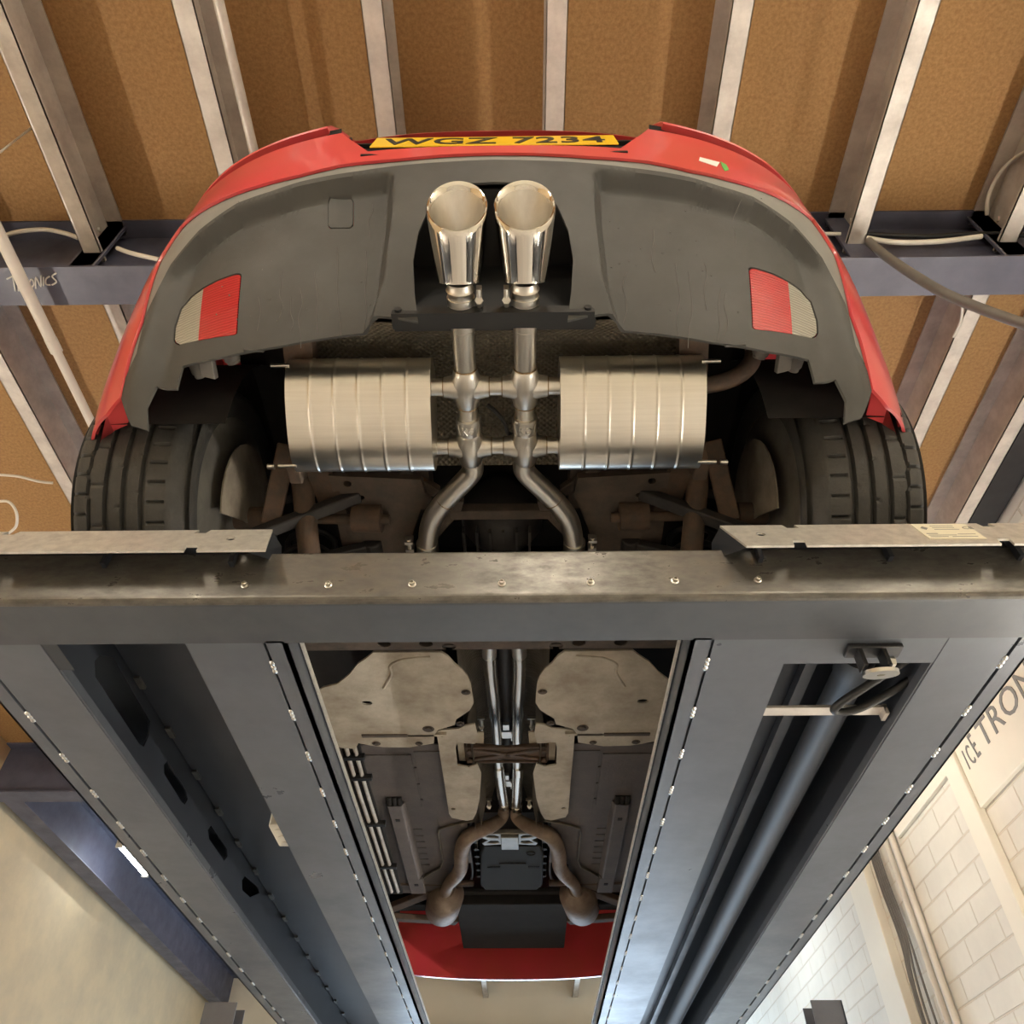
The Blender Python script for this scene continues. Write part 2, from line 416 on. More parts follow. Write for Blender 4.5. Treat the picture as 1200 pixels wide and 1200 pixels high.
for k in range(5):
    y = 5.72+.035*k
    cb.tube([(XR-.02, y, ZF), (XR-.03-.01*k, y+.05*math.sin(k), 1.2), (XR-.05, y-.06, 1.75), (XR-.03, y+.02, 2.2), (XR-.02, y, 2.95)], .008, 8, 8)
tag(obj('cable_bundle', cb, 'cable_grey', base=(XR-.03, 5.8, ZF)), 'tangle of grey cables hanging on the white wall beside the cream pipes', 'cable')
tag(struct('trim_3', MB().box((XR-.07, 6.0, ZF), (XR, 6.35, 2.98)), 'cream_board', bevel=.006), 'cream wall post beyond the cables', 'post')

# lamps
def lamp(x, y0, y1, z, mname, label, w=.06):
    e = empty('tube_lamp', (x, (y0+y1)/2, z), label, 'lamp', 'ceiling tube lamps')
    obj('housing', MB().box((x-.022, y0-.03, z+.018), (x+.022, y1+.03, z+.055)).box((x-.03, y0-.03, z-.02), (x+.03, y0-.002, z+.055)).box((x-.03, y1+.002, z-.02), (x+.03, y1+.03, z+.055)), 'pale_plastic', e, bevel=.004)
    obj('tube', MB().cyl((x, y0, z), (x, y1, z), .017, 12), mname, e)
    for yy in (y0+.15, y1-.15): obj('hanger', MB().cyl((x, yy, z+.05), (x, yy, ZC), .006, 8), 'galv', e)
    return e
lamp(.12, -2.0, -.7, 2.45, 'tube_warm', 'tube lamp behind the car, out of the picture above the camera')
lamp(-2.0, -2.6, -1.2, 2.45, 'tube_warm', 'added fill tube lamp behind the car on the left, unseen')  # this and the next lamp are added to spread more light from behind
lamp(2.0, -2.6, -1.2, 2.45, 'tube_warm', 'added fill tube lamp behind the car on the right, unseen')
lamp(1.3, 3.9, 5.2, 2.45, 'tube_front', 'tube lamp above the car bonnet on the side of the white wall')
lamp(-1.3, 3.9, 5.2, 2.45, 'tube_front', 'tube lamp above the car bonnet on the far side from the white wall')
lamp(-3.62, 7.0, 7.65, 2.92, 'tube_cool', 'glowing white tube lamp seen past the left runway edge')
lamp(1.9, 7.2, 8.6, 2.45, 'tube_cool', 'cool white tube lamp near the front doorway')

def fill_lamp(x, y0, y1, z, side, label):  # unseen lamps, invented to brighten the underside of car and lift
    e = empty('fill_tube_lamp', (x, (y0+y1)/2, z), label, 'lamp', 'added low fill lamps on the side walls')
    obj('housing', MB().box((x, y0-.03, z-.03), (x+side*.05, y1+.03, z+.03)).box((x+side*.05, y0-.03, z-.02), (x+side*.10, y0-.004, z+.02)).box((x+side*.05, y1+.004, z-.02), (x+side*.10, y1+.03, z+.02)), 'pale_plastic', e, bevel=.004)
    obj('tube', MB().cyl((x+side*.085, y0, z), (x+side*.085, y1, z), .017, 12), 'tube_fill', e)
fill_lamp(XL, .6, 3.0, -.35, 1, 'added fill lamp low on the left wall beside the lift, unseen')
fill_lamp(XR, .6, 3.0, -.35, -1, 'added fill lamp low on the white wall beside the lift, unseen')

# pipe, conduit, cables under the ceiling
pm = MB().cyl((-1.86, 0.2, 2.70), (-1.86, 1.68, 2.70), .0225, 18).cyl((-1.86, 1.68, 2.70), (-1.86, 3.2, 2.70), .0185, 18).cyl((-1.86, 1.64, 2.70), (-1.86, 1.70, 2.70), .024, 18)
for y in (.3, 1.0, 2.9): pm.cyl((-1.86, y, 2.70), (-1.86, y, ZC), .004, 6)
tag(obj('conduit', pm, 'cable_white', base=(-1.86, .5, 2.7)), 'cream conduit pipe with a joint running below the left end of the blue beam', 'pipe')
tag(obj('conduit', MB().cyl((-.955, YB, 2.95), (-.955, 1.45, 2.95), .018, 12), 'galv', base=(-.955, 0, 2.95)), 'thin grey conduit alongside the joist left of the red boot corner', 'pipe')
def cable(path, r, mname, label):
    o = obj('cable', MB().tube(path, r, 10, 10), mname, base=path[0]); return tag(o, label, 'cable')
def PY(u, v, y): return P(u, v, y=y)
cable([P(1018, 283, y=1.36), P(1045, 305, y=1.33), P(1100, 340, y=1.30), P(1150, 362, y=1.28), P(1215, 385, y=1.25)], .017, 'cable_grey', 'thick dark cable drooping from the right end of the blue beam')
cable([P(950, 274, y=1.37), P(985, 274, y=1.37)], .007, 'cable_white', 'short pale cable just right of the red bumper top')
cable([P(1016, 279, y=1.37), P(1050, 284, y=1.36), P(1100, 283, y=1.36), P(1150, 277, y=1.37)], .010, 'cable_white', 'pale cable sagging between two joists along the right of the blue beam')
cable([P(1010, 274, y=1.40), P(1080, 277, y=1.40), P(1150, 274, y=1.40), P(1210, 276, y=1.40)], .010, 'black_plastic', 'black cable along the web of the blue beam on the right')
cable([P(1157, 252, y=1.36), P(1158, 232, y=1.30), P(1170, 205, y=1.22), P(1190, 185, y=1.15), P(1215, 172, y=1.05)], .008, 'cable_white', 'white cable looping down from the joist at the upper right edge')
cable([P(-10, 285, y=1.36), P(15, 273, y=1.36), P(50, 269, y=1.36), P(75, 273, y=1.36), P(92, 279, y=1.37)], .009, 'cable_white', 'pale cable arching over the left end of the blue beam')
cable([P(138, 291, y=1.37), P(155, 297, y=1.36), P(190, 305, y=1.36)], .009, 'cable_white', 'short pale cable beside the left of the red bumper above the beam')
cable([P(-10, 556, z=2.96), P(20, 558, z=2.95), P(45, 564, z=2.95), P(62, 566, z=2.96)], .007, 'cable_white', 'thin pale wire running to the pinkish joist left of the tyre')
cable([P(-5, 588, z=2.9), P(10, 588, z=2.88), P(19, 600, z=2.86), P(19, 616, z=2.85), P(10, 625, z=2.85)], .007, 'cable_white', 'thin looped wire at the left edge above the steel stop plate')
cable([P(1120, 338, z=2.93), P(1127, 355, z=2.92), P(1126, 375, z=2.92), P(1117, 395, z=2.93)], .006, 'cable_white', 'thin pale wire curling against the joist with the green mark')
# marks
mk = MB(); q = [P(1148, 340, z=JB-.002), P(1163, 340, z=JB-.002), P(1155, 358, z=JB-.002), P(1140, 362, z=JB-.002)]
def chalk():
    m = MB(); base = P(14, 341, z=2.776)
    def stroke(pts): m.tube([P(u, v, z=2.777) for u, v in pts], .003, 6, 4)
    stroke([(8, 327), (22, 320)]); stroke([(15, 324), (18, 341)]); stroke([(22, 341), (21, 325), (27, 325), (23, 332), (31, 339)])
    stroke([(34, 332), (37, 327), (40, 333), (36, 337), (34, 332)]); stroke([(42, 338), (42, 325), (48, 336), (48, 323)]); stroke([(51, 335), (51, 325)])
    stroke([(58, 324), (54, 327), (54, 333), (59, 334)]); stroke([(66, 320), (61, 324), (66, 330), (61, 334)])
    return m
tag(obj('chalk_scribble', chalk(), 'chalk', base=P(30, 330, z=2.777)), 'chalk lettering scribbled on the left end of the blue beam', 'writing')

# ================================================================== THE LIFT
ZB, ZT, ZJ = .85, 1.04, .908                 # underside and top of the runways
lift = empty('vehicle_lift', (0, 1.1, ZF), 'grey steel car lift with two long runways and a crossbeam under the red car', 'car lift')
YR0, YR1 = 1.15, 5.25
BY0, BY1, BZ1 = 1.036, 1.155, .965
def crossbeam(y0, y1, worn):
    m = MB(); r = .014; n = 5
    # bent sheet: profile in y,z with rounded lower and upper rear corners
    pr = [(y1, ZB), ]
    for k in range(n+1):
        t = PI/2*k/n; pr.append((y0+r-r*math.sin(t), ZB+r-r*math.cos(t)))
    for k in range(n+1):
        t = PI/2*k/n; pr.append((y0+.006-.006*math.cos(t), BZ1-.006+.006*math.sin(t)))
    pr.append((y1, BZ1))
    for i in range(len(pr)):
        a, b = pr[i], pr[(i+1) % len(pr)]
        m.cur = 1 if worn and a[0] < y0+.011 and b[0] < y0+.011 and a[1] >= ZB+.0 else 0
        m.add([(-1.78, a[0], a[1]), (1.78, a[0], a[1]), (1.78, b[0], b[1]), (-1.78, b[0], b[1])], [(0, 3, 2, 1)], 0 < i < n+1)
    m.cur = 0
    for sx in (-1.78, 1.78):
        m.add([(sx, p[0], p[1]) for p in pr], [tuple(range(len(pr))) if sx > 0 else tuple(range(len(pr)))[::-1]])
    return m
xb = obj('crossbeam', crossbeam(BY0, BY1, True), ['crossbeam_paint', 'lift_worn'], lift)
for (u, v) in ((287, 686), (385, 686), (483, 685), (588, 684), (692, 683), (791, 681), (888, 680)):
    p = P(u, v, y=BY0); b = MB()
    b.lathe([(0, .0070), (.0015, .0070), (.002, .0046), (.0075, .0044), (.008, .0030), (.004, .0026), (.004, 0)], (p.x, BY0, p.z), (0, -1, 0), 12)
    obj('bolt', b, 'zinc', xb)
xf = obj('crossbeam', crossbeam(5.2, 5.32, False), ['crossbeam_paint', 'lift_worn'], lift)
for x in (-1.75, 1.75):
    for y in (1.095, 5.26):
        m = MB().box((x-.09, y-.09, ZF+.012), (x+.09, y-.082, 1.25)).box((x-.09, y+.082, ZF+.012), (x+.09, y+.09, 1.25))
        xx = x+math.copysign(.09, x); m.box((xx-.008, y-.09, ZF+.012), (xx, y+.09, 1.25)).box((x-.15, y-.15, ZF), (x+.15, y+.15, ZF+.012))
        obj('post', m, 'lift_paint', lift)

def runway(sgn, xo, xi, yclose):
    """xo outer edge, xi inner edge; lips either side of a deep recess open from below"""
    L = MB(); lo = .165; li = .18
    d = 1 if xi > xo else -1
    ro, ri = xo+d*lo, xi-d*li      # recess edges
    sk = .034                      # bottom of the folded side skirt
    def bx(xa, xb_, ya, yb, za, zb): L.box((xa, ya, za), (xb_, yb, zb))
    bx(xo+d*(sk+.006), ro, YR0, YR1, ZB+.001, ZB+.007)
    bx(ri, xi-d*(sk+.006), YR0, YR1, ZB+.001, ZB+.007)
    bx(xo, xo+d*sk, YR0, YR1, ZB, ZB+.012); bx(xi, xi-d*sk, YR0, YR1, ZB, ZB+.012)
    bx(xo, xo+d*.005, YR0, YR1, ZB, ZT); bx(xi, xi-d*.005, YR0, YR1, ZB, ZJ); bx(ri, xi-d*.005, YR0, YR1, ZJ-.006, ZJ)
    bx(xo+d*.005, ri+d*.008, YR0, YR1, 1.02, ZT)                         # top plate
    bx(xo+d*sk, xo+d*(sk+.008), YR0, YR1, ZB+.010, 1.02); bx(xi-d*sk, xi-d*(sk+.008), YR0, YR1, ZB+.010, ZJ-.006)
    bx(ro-d*.0, ro+d*.004, YR0, YR1, ZB+.003, ZB+.022); bx(ri, ri-d*.004, YR0, YR1, ZB+.003, ZB+.022)   # folded lip edges
    if yclose: bx(ro-d*.01, ri+d*.01, YR0, yclose, ZB+.002, ZB+.006)
    o = obj('runway', L, 'lift_paint', lift)
    # side walls inside the recess, with cut-outs in the outer one
    w = MB(); holes = []
    if sgn < 0:
        for pts in ([(332, 75), (352, 52), (400, 62), (528, 285), (524, 335), (506, 375), (490, 366), (335, 130)],
                    [(576, 440), (588, 425), (655, 530), (660, 560), (650, 578), (640, 572), (577, 470)],
                    [(730, 668), (742, 652), (798, 735), (800, 760), (788, 776), (735, 700)],
                    [(850, 845), (862, 830), (908, 870), (912, 890), (880, 905), (852, 880)]):
            h = []
            for u, v in Z(pts, 0, 750, 3): p = P(u, v, x=ro-.002); h.append((p.y, p.z))
            holes.append(h)
        zs = [p[1] for h in holes for p in h]
        holes = [[(max(a, YR0+.02), min(max(b, ZB+.03), 1.005)) for a, b in h] for h in holes]
    w.prism([(YR0, ZB+.008), (YR1, ZB+.008), (YR1, 1.02), (YR0, 1.02)], 0, 1, holes, fn=lambda a, b, t: Vector((ro-d*.002-d*.004*t, a, b)))
    w.box((ri+d*.002, YR0, ZB+.008), (ri+d*.006, YR1, 1.0195))
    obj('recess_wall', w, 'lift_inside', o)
    tp = MB(); hl = []
    for k in range(26):
        y = YR0+.12+k*.085; x = ri-d*.035; r = .006
        hl.append([(x+r*math.cos(t*PI/4), y+r*math.sin(t*PI/4)) for t in range(8)])
    tp.prism([(min(ro, ri), YR0), (max(ro, ri), YR0), (max(ro, ri), YR1), (min(ro, ri), YR1)], 1.008, 1.012, hl)
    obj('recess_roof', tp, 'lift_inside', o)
    wd = MB()
    for edge in (xo+d*(sk+.003), xi-d*(sk+.003)):
        y = YR0+.07
        while y < YR1-.1:
            for q in range(3):
                wd.sphere((edge, y+q*.013, ZB+.001), .0055, 8, (1, 1.4, .6))
            y += .17
    obj('weld_bead', wd, 'zinc', o)['kind'] = 'stuff'
    if sgn < 0:
        wb = MB(); y = YR0+.12
        while y < YR1: wb.box((ro+.001, y, 1.001), (ro+.014, y+.045, 1.009)); y += .22
        obj('weld_tab', wb, 'lift_worn', o)['kind'] = 'stuff'
    # inner side rail
    rl = MB(); rl.box((xi, YR0, ZJ-.005), (xi+d*.004, YR1, ZJ))
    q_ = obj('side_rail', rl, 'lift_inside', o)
    obj('rail_lip', MB().box((xi+d*.004, YR0, ZJ-.007), (xi+d*.0075, YR1, ZJ+.004)), 'galv_plate', q_)
    return o, ro, ri
rl_, lro, lri = runway(-1, -1.045, -.43, None)
rr_, rro, rri = runway(1, .945, .315, 1.235)
m = MB().box((lro+.0, YR0, ZB+.0025), (lro+.03, YR0+.09, ZB+.006))
obj('corner_gusset', m, 'lift_inside', rl_)
# socket box in the left recess
p = P(318, 965, z=.92)
bxm = obj('junction_box', MB().box((lri-.055, p.y-.06, .885), (lri-.004, p.y+.07, 1.0)), 'pale_plastic', rl_, bevel=.006)
bm2 = MB()
for k in range(3): bm2.cyl((lri-.03, p.y-.035+k*.04, .882), (lri-.03, p.y-.035+k*.04, .886), .011, 14)
obj('socket', bm2, 'cable_white', bxm)
# ram, hoses and rod inside the right recess
rm = MB().lathe([(0, .020), (.05, .020), (.05, .036), (.11, .036), (.115, .032), (3.4, .032)], (.70, 1.29, .945), (0, 1, 0), 28)
obj('hydraulic_ram', rm, 'ram', rr_, label='shiny hydraulic ram cylinder')
obj('hose', MB().tube([(.80, 1.20, .93), (.775, 1.27, .90), (.70, 1.34, .875), (.655, 1.40, .868), (.655, 1.43, .868), (.70, 1.42, .868), (.775, 1.36, .885), (.85, 1.27, .91), (.88, 1.22, .94)], .0085, 10), 'black_plastic', rr_)
obj('rod', MB().cyl((.80, 1.42, .94), (.80, 5.1, .94), .008, 10), 'galv', rr_, label='thin pale rod')
obj('recess_strip', MB().box((.625, 1.3, .985), (.650, 5.1, 1.007)), 'lift_paint', rr_)
obj('recess_strip', MB().box((.745, 1.3, .96), (.757, 5.1, 1.007)), 'lift_paint', rr_)
obj('rod_bracket', MB().box((rri+.004, 1.435, .88), (rro-.012, 1.465, .886)).box((rro-.02, 1.435, .866), (rro-.012, 1.465, .888)), 'galv', rr_)
ab = MB().box((.60, 1.170, ZB-.008), (.70, 1.205, ZB+.001)).box((.617, 1.172, ZB-.045), (.625, 1.202, ZB-.008)).box((.66, 1.172, ZB-.045), (.668, 1.202, ZB-.008))
an = obj('cable_anchor', ab, 'black_paint', rr_, bevel=.002)
obj('anchor_washer', MB().lathe([(0, .007), (0, .031), (.007, .031), (.007, .007)], (.645, 1.182, ZB-.052), (0, .35, -1), 24, True, True), 'zinc', an)
obj('anchor_nut', MB().cyl((.667, 1.187, ZB-.028), (.680, 1.187, ZB-.028), .010, 6), 'zinc', an)

# wheel-stop plates on the rear ends of the runways
def stop(pts_top, pts_bot, sgn):
    pass
def stopplate(xin, xout, inner_top_shift):
    """leaning plate with notches; y,z run from the lower edge to the upper edge"""
    lo = Vector((0, .982, .916)); hi = Vector((0, 1.022, 1.005))
    W = (hi-lo).length; dv = (hi-lo)/W; nv = Vector((0, -dv.z, dv.y))*-1
    d = 1 if xout > xin else -1
    def notch(x, top):
        w = .011; dp = .022
        if top: return [(x-d*w, W), (x-d*w+.004*d, W-dp*.7), (x+d*w+.004*d, W-dp*.7), (x+d*w, W)]
        return [(x-d*w, 0), (x-d*w+.004*d, dp), (x+d*w+.004*d, dp), (x+d*w, 0)]
    ns = [xin+d*.125, xin+d*.48]
    bot = [(xin+d*inner_top_shift, 0)]
    for x in ns: bot += notch(x-d*.01, False)
    bot.append((xout, 0))
    top = [(xin, W)]
    for x in ns: top += notch(x, True)
    top.append((xout, W))
    poly = bot+top[::-1]
    hx = xin+d*.062
    hole = [(hx+.0085*math.cos(t*PI/6), W*.55+.0085*math.sin(t*PI/6)) for t in range(12)]
    hole2 = [(a+d*.50, b) for a, b in hole]
    m = MB().prism(poly, 0, 1, [hole, hole2], fn=lambda a, b, t: Vector((a, lo.y, lo.z))+dv*b+nv*(-.004*t))
    return m, lo, hi, dv, nv, d
for xin, xout, shift, lab in ((-.455, -1.05, -.016, 'galvanised stop plate'), (.370, .96, .022, 'galvanised stop plate with a cream sticker')):
    m, lo, hi, dv, nv, d = stopplate(xin, xout, shift)
    o = obj('stop_plate', m, 'galv_plate', lift, label=lab)
    s = MB()                        # folded end gusset and top return
    s.add([(xin, hi.y, hi.z), (xin-d*.012, hi.y+.03, hi.z-.01), (xin-d*.014, BY0+.03, BZ1), (xin+shift, lo.y, lo.z)], [(0, 1, 2, 3), (3, 2, 1, 0)])
    s.box((min(xin, xout), BY0+.005, BZ1), (max(xin, xout), YR0, BZ1+.02))
    s.box((min(xin, xout), hi.y+.012, hi.z-.006), (max(xin, xout), YR0+.005, hi.z-.002))
    for k in (.06, .29, .52): s.box((xin+d*k-.004, hi.y, .93), (xin+d*k+.004, BY0+.004, hi.z-.01))
    obj('plate_support', s, 'lift_inside', o)
    if d > 0:
        pc = Vector((0, lo.y, lo.z))
        x0, x1 = P(1076, 618, y=1.0).x, P(1141, 618, y=1.0).x
        def pl(x, b, e=-.0052): return Vector((x, lo.y, lo.z))+dv*b+nv*-(-e)
        W = (hi-lo).length
        fnm = lambda a, b, t: Vector((a, lo.y, lo.z))+dv*b-nv*(.0054-.0012*t)
        k = obj('rating_label', MB().prism([(x0, W*.22), (x1, W*.22), (x1, W*.95), (x0, W*.95)], 0, 1, fn=fnm), 'sticker', o, label='cream rating label')
        ink = MB(); X = lambda t: x0+(x1-x0)*t
        oo = lambda a, b: Vector((X(a), lo.y, lo.z))+dv*(W*(.22+.73*b))-nv*.0056
        xd = Vector((1, 0, 0))
        for (a, b, w, h) in ((.06, .12, .32, .03), (.06, .22, .5, .03), (.45, .12, .45, .03), (.06, .32, .2, .04), (.30, .60, .45, .03), (.30, .72, .4, .03), (.30, .84, .42, .03), (.60, .28, .32, .03)):
            ink.prism([(a, b), (a+w, b), (a+w, b+h), (a, b+h)], 0, 1, fn=lambda A, B, t: oo(A, B)+nv*(.0004*t))
        ink.prism([(.08, .72), (.15, .60), (.22, .72), (.15, .84)], 0, 1, fn=lambda A, B, t: oo(A, B)+nv*(.0004*t))
        ink.text('CE', .016, oo(.83, .62), xd, dv, .0008)
        obj('lettering', ink, 'ink_grey', k)

# ================================================================== THE CAR
YA, ZA, RT = 1.335, 1.37, .33        # rear axle, tyre radius
YAF = YA+2.40                        # front axle
car = empty('car', (X0, (YA+YAF)/2, ZT), 'red car with a yellow number plate and twin central tailpipes, raised on the lift', 'car')
def M(pts): return [(-p[0],)+tuple(p[1:]) for p in pts]
class CB(MB):                        # a builder in car coordinates: x from the centre line
    pass
def cobj(name, mb, m, parent=None, **k):
    mb.v = [Vector((v.x+X0, v.y, v.z)) for v in mb.v]
    return obj(name, mb, m, parent or car, **k)
def mirror(mb):
    r = MB(); r.v = [Vector((-v.x, v.y, v.z)) for v in mb.v]; r.f = [f[::-1] for f in mb.f]; r.sm = list(mb.sm); r.mi = list(mb.mi); return r
def pair(name, mb, m, parent=None, **k):
    b = mirror(mb); return cobj(name, mb, m, parent, **k), cobj(name, b, m, parent, **k)
def lerp(t, K):
    if t <= K[0][0]: return K[0][1]
    for (a, p), (b, q) in zip(K, K[1:]):
        if t <= b:
            w = (t-a)/(b-a); w = w*w*(3-2*w)*.5+w*.5
            return p+(q-p)*w
    return K[-1][1]
GK = [(1.15, .84), (1.22, .80), (1.30, .745), (1.40, .695), (1.50, .652), (1.60, .615), (1.68, .593), (1.76, .58), (1.86, .572), (1.95, .63), (2.02, .68), (2.12, .80)]
WK = [(1.15, .88), (1.27, .886), (1.45, .873), (1.65, .85), (1.80, .825), (1.92, .82), (2.02, .806), (2.1, .781)]
NN = 2.745
def her(t, K):
    if t <= K[0][0]: return K[0][1]
    if t >= K[-1][0]: return K[-1][1]
    n = len(K)
    for i in range(n-1):
        if t <= K[i+1][0]: break
    def sl(k):
        a, b = K[max(k-1, 0)], K[min(k+1, n-1)]; return (b[1]-a[1])/(b[0]-a[0])
    h = K[i+1][0]-K[i][0]; w = (t-K[i][0])/h
    return (2*w**3-3*w*w+1)*K[i][1]+(w**3-2*w*w+w)*h*sl(i)+(3*w*w-2*w**3)*K[i+1][1]+(w**3-w*w)*h*sl(i+1)
def body(phi, z, off=0.0):
    """rear end of the car: phi runs round the tail from side to side, off pushes outward"""
    def pt(f):
        s_, c_ = math.sin(f), math.cos(f)
        return her(z, WK)*math.copysign(abs(s_)**(2/NN), s_), her(z, GK)+(.458+.168*(z-1.2))*(1-abs(c_)**(2/NN))
    x, y = pt(phi)
    if off:
        e = 1e-3; a = pt(min(phi+e, PI/2)); b = pt(max(phi-e, -PI/2))
        tx_, ty_ = a[0]-b[0], a[1]-b[1]; L = math.hypot(tx_, ty_)
        x += ty_/L*off; y += -tx_/L*off
    return Vector((x, y, z))
GRID = []
for i in range(91):
    f = -PI/2+PI*i/90
    for j in range(60):
        z = 1.15+.92*j/59
        p = body(f, z); nr = (body(f+.01, z)-body(f-.01, z)).cross(body(f, z+.01)-body(f, z-.01))
        if nr.dot(p+Vector((X0, 0, 0))) < 0: GRID.append((f, z)+proj(p+Vector((X0, 0, 0))))
def B(u, v):
    """(phi, z) of the tail surface seen at a photo point"""
    best = min(GRID, key=lambda g: (g[2]-u)**2+(g[3]-v)**2)
    f, z = best[:2]
    for _ in range(12):
        e = 1e-3
        a = proj(body(f, z)+Vector((X0, 0, 0))); b = proj(body(f+e, z)+Vector((X0, 0, 0))); c = proj(body(f, z+e)+Vector((X0, 0, 0)))
        J = ((b[0]-a[0])/e, (c[0]-a[0])/e, (b[1]-a[1])/e, (c[1]-a[1])/e); D = J[0]*J[3]-J[1]*J[2]
        if abs(D) < 1: break
        ru, rv = u-a[0], v-a[1]
        df = (J[3]*ru-J[1]*rv)/D; dz = (J[0]*rv-J[2]*ru)/D
        df = max(-.05, min(.05, df)); dz = max(-.03, min(.03, dz))
        f = max(-1.55, min(1.55, f+df)); z = max(1.12, min(2.1, z+dz))
    return f, z
def Bs(pts): return [B(*p) for p in pts]
def sym(half):                       # left half from the side to the centre -> whole curve left to right
    return half+[(-f, z) for f, z in half[::-1]]
SP = .022
def surf(poly, holes=(), off=0.0, thick=.004, sp_=SP, offn=None, extra=()):
    fn = (lambda f, z, t: body(f, z, off-thick*t)) if offn is None else (lambda f, z, t: body(f, z, offn(f, z)-thick*t))
    return MB().prism(poly, 0, 1, holes, fn=fn, spacing=sp_, smooth=True, extra=extra)

# boundary red / lit bevel and lit bevel / valance, left half (photo points of the left side, mirrored)
A_ = Bs([(142, 467), (147, 443), (156, 408), (167, 377), (187, 307), (213, 267), (253, 238), (300, 220), (350, 207), (400, 195), (467, 188), (533, 182.5)])
A0 = B(577, 181); A_.append((0, A0[1]))
Bd = Bs([(160, 414), (172, 366), (200, 310), (233, 270), (278, 238), (318, 224), (351, 213), (423, 200), (472, 193.5), (533, 189)])
Bd.append((0, B(577, 187)[1]))
G = lambda crv: [p for p in crv]+[(-f, z) for f, z in crv[-2::-1]]
Afull, Bfull = G(A_), G(Bd)
# ---- red rear bumper with the plate recess
ZL = 1.800
low = [(-1.55, 1.262)]+[(-1.50, 1.262)]
PX = .272; pz0, pz1 = B(577, 173)[1], 1.985
def phx(x, z): 
    s_ = abs(x)/her(z, WK); return math.copysign(math.asin(min(1, s_)**(NN/2)), x)
pl0 = phx(.262, pz0)
rec = [(-pl0, pz0), (pl0, pz0), (phx(.335, ZL), ZL), (-phx(.335, ZL), ZL)]
top = [(-1.555, 1.90), (-1.27, 1.875), (-1.22, ZL+.012), (-1.0, ZL+.002), (-.8, ZL), (-phx(.335, ZL), ZL), (-pl0*1.02, pz0), (pl0*1.02, pz0), (phx(.335, ZL), ZL), (.8, ZL), (1.0, ZL+.002), (1.22, ZL+.012), (1.27, 1.875), (1.555, 1.90)]
tipc = B(126, 487)
poly = [(-1.555, 1.310), (-1.40, 1.295), tipc]+Afull+[(-tipc[0], tipc[1]), (1.40, 1.295), (1.555, 1.310)]+top[::-1]
bump = cobj('rear_bumper', surf(poly, off=.004, thick=.006, sp_=.03), 'red_paint')
# turned-in edge of the bumper at the wheel arch
edge = MB()
e0, e1 = body(-1.555, 1.310, .002), body(*A_[0], .002)
em = body(*tipc, .002); e4 = body(-1.40, 1.295, .002)
inn = [C(111, 516, y=1.07), C(118, 510, y=1.05), C(133, 505, y=1.01), C(151, 497, y=.985)]
top_ = [e0, e4, em, e1]; up_ = Vector((0, .002, .003))
edge.add(top_+inn, [(i, i+1, 5+i, 4+i) for i in range(3)]); edge.add([p+up_ for p in top_+inn], [(4+i, 5+i, i+1, i) for i in range(3)])
pair('arch_return', edge, 'red_paint', bump)
def sstepx(t): t = max(0, min(1, t)); return t*t*(3-2*t)
# boot lid lip and deck above
lid = MB(); n = 160; rows = []
for k in range(n+1):
    f = -1.25+2.5*k/n; x_ = abs(body(f, 1.95).x); up_ = .150*sstepx((.372-x_)/.03); e_ = .005*(1-sstepx((x_-.60)/.12))+.003
    lo_ = ZL+.036-.028*sstepx((abs(f)-.6)/.55)
    lz = [(lo_+up_, -.02), (lo_+up_, e_*.7), (lo_+.004+up_, e_), (1.875+up_*.9, e_), (1.91+up_*.75, e_*.5), (1.95+up_*.5, 0), (2.02+up_*.1, 0)]
    rows.append([body(f, a, b) for a, b in lz]+[Vector((body(f, 2.0).x*.93, 1.25, 2.10)), Vector((body(f, 2.0).x*.80, 1.75, 2.28))])
m_ = len(rows[0])
lid.add([p for r in rows for p in r], [(k*m_+i, (k+1)*m_+i, (k+1)*m_+i+1, k*m_+i+1) for k in range(n) for i in range(m_-1)], True)
cobj('boot_lid', lid, 'red_paint')
rw = MB(); b0, b1 = .30, .52
rw.add([(-.52, 1.2, 2.115), (.52, 1.2, 2.115), (.46, 1.72, 2.295), (-.46, 1.72, 2.295)], [(0, 1, 2, 3)]); rw.add([(-.52, 1.2, 2.105), (.52, 1.2, 2.105), (.46, 1.72, 2.285), (-.46, 1.72, 2.285)], [(3, 2, 1, 0)])
cobj('rear_window', rw, 'glass_dark')
# groove and recess behind the plate
for s_ in (-1, 1):
    gv = MB(); n = 40; rows = []
    for k in range(n+1):
        f = s_*(phx(.345, ZL)+(1.16-phx(.345, ZL))*k/n)
        w_ = .036-.028*sstepx((abs(f)-.6)/.55)
        rows.append([body(f, ZL-.012, -.003), body(f, ZL, -.007), body(f, ZL+w_, -.009), body(f, ZL+w_+.008, -.003)])
    fs_ = [(k*4+i, k*4+4+i, k*4+5+i, k*4+1+i) for k in range(n) for i in range(3)]
    gv.add([p for r in rows for p in r], fs_ if s_ > 0 else [q[::-1] for q in fs_], True)
    cobj('boot_seal', gv, 'liner')
rc = MB(); yb = her(1.86, GK)
rc.box((-.345, yb+.10, pz0-.03), (.345, yb+.106, 1.955)).box((-.28, yb+.022, pz0-.016), (.28, yb+.10, pz0-.010)).box((-.345, yb+.09, 1.95), (.345, yb+.18, 1.957))
for s_ in (-1, 1): rc.box((s_*.345-.003, yb+.07, pz0), (s_*.345+.003, yb+.106, 1.94))
cobj('plate_recess', rc, 'black_plastic')
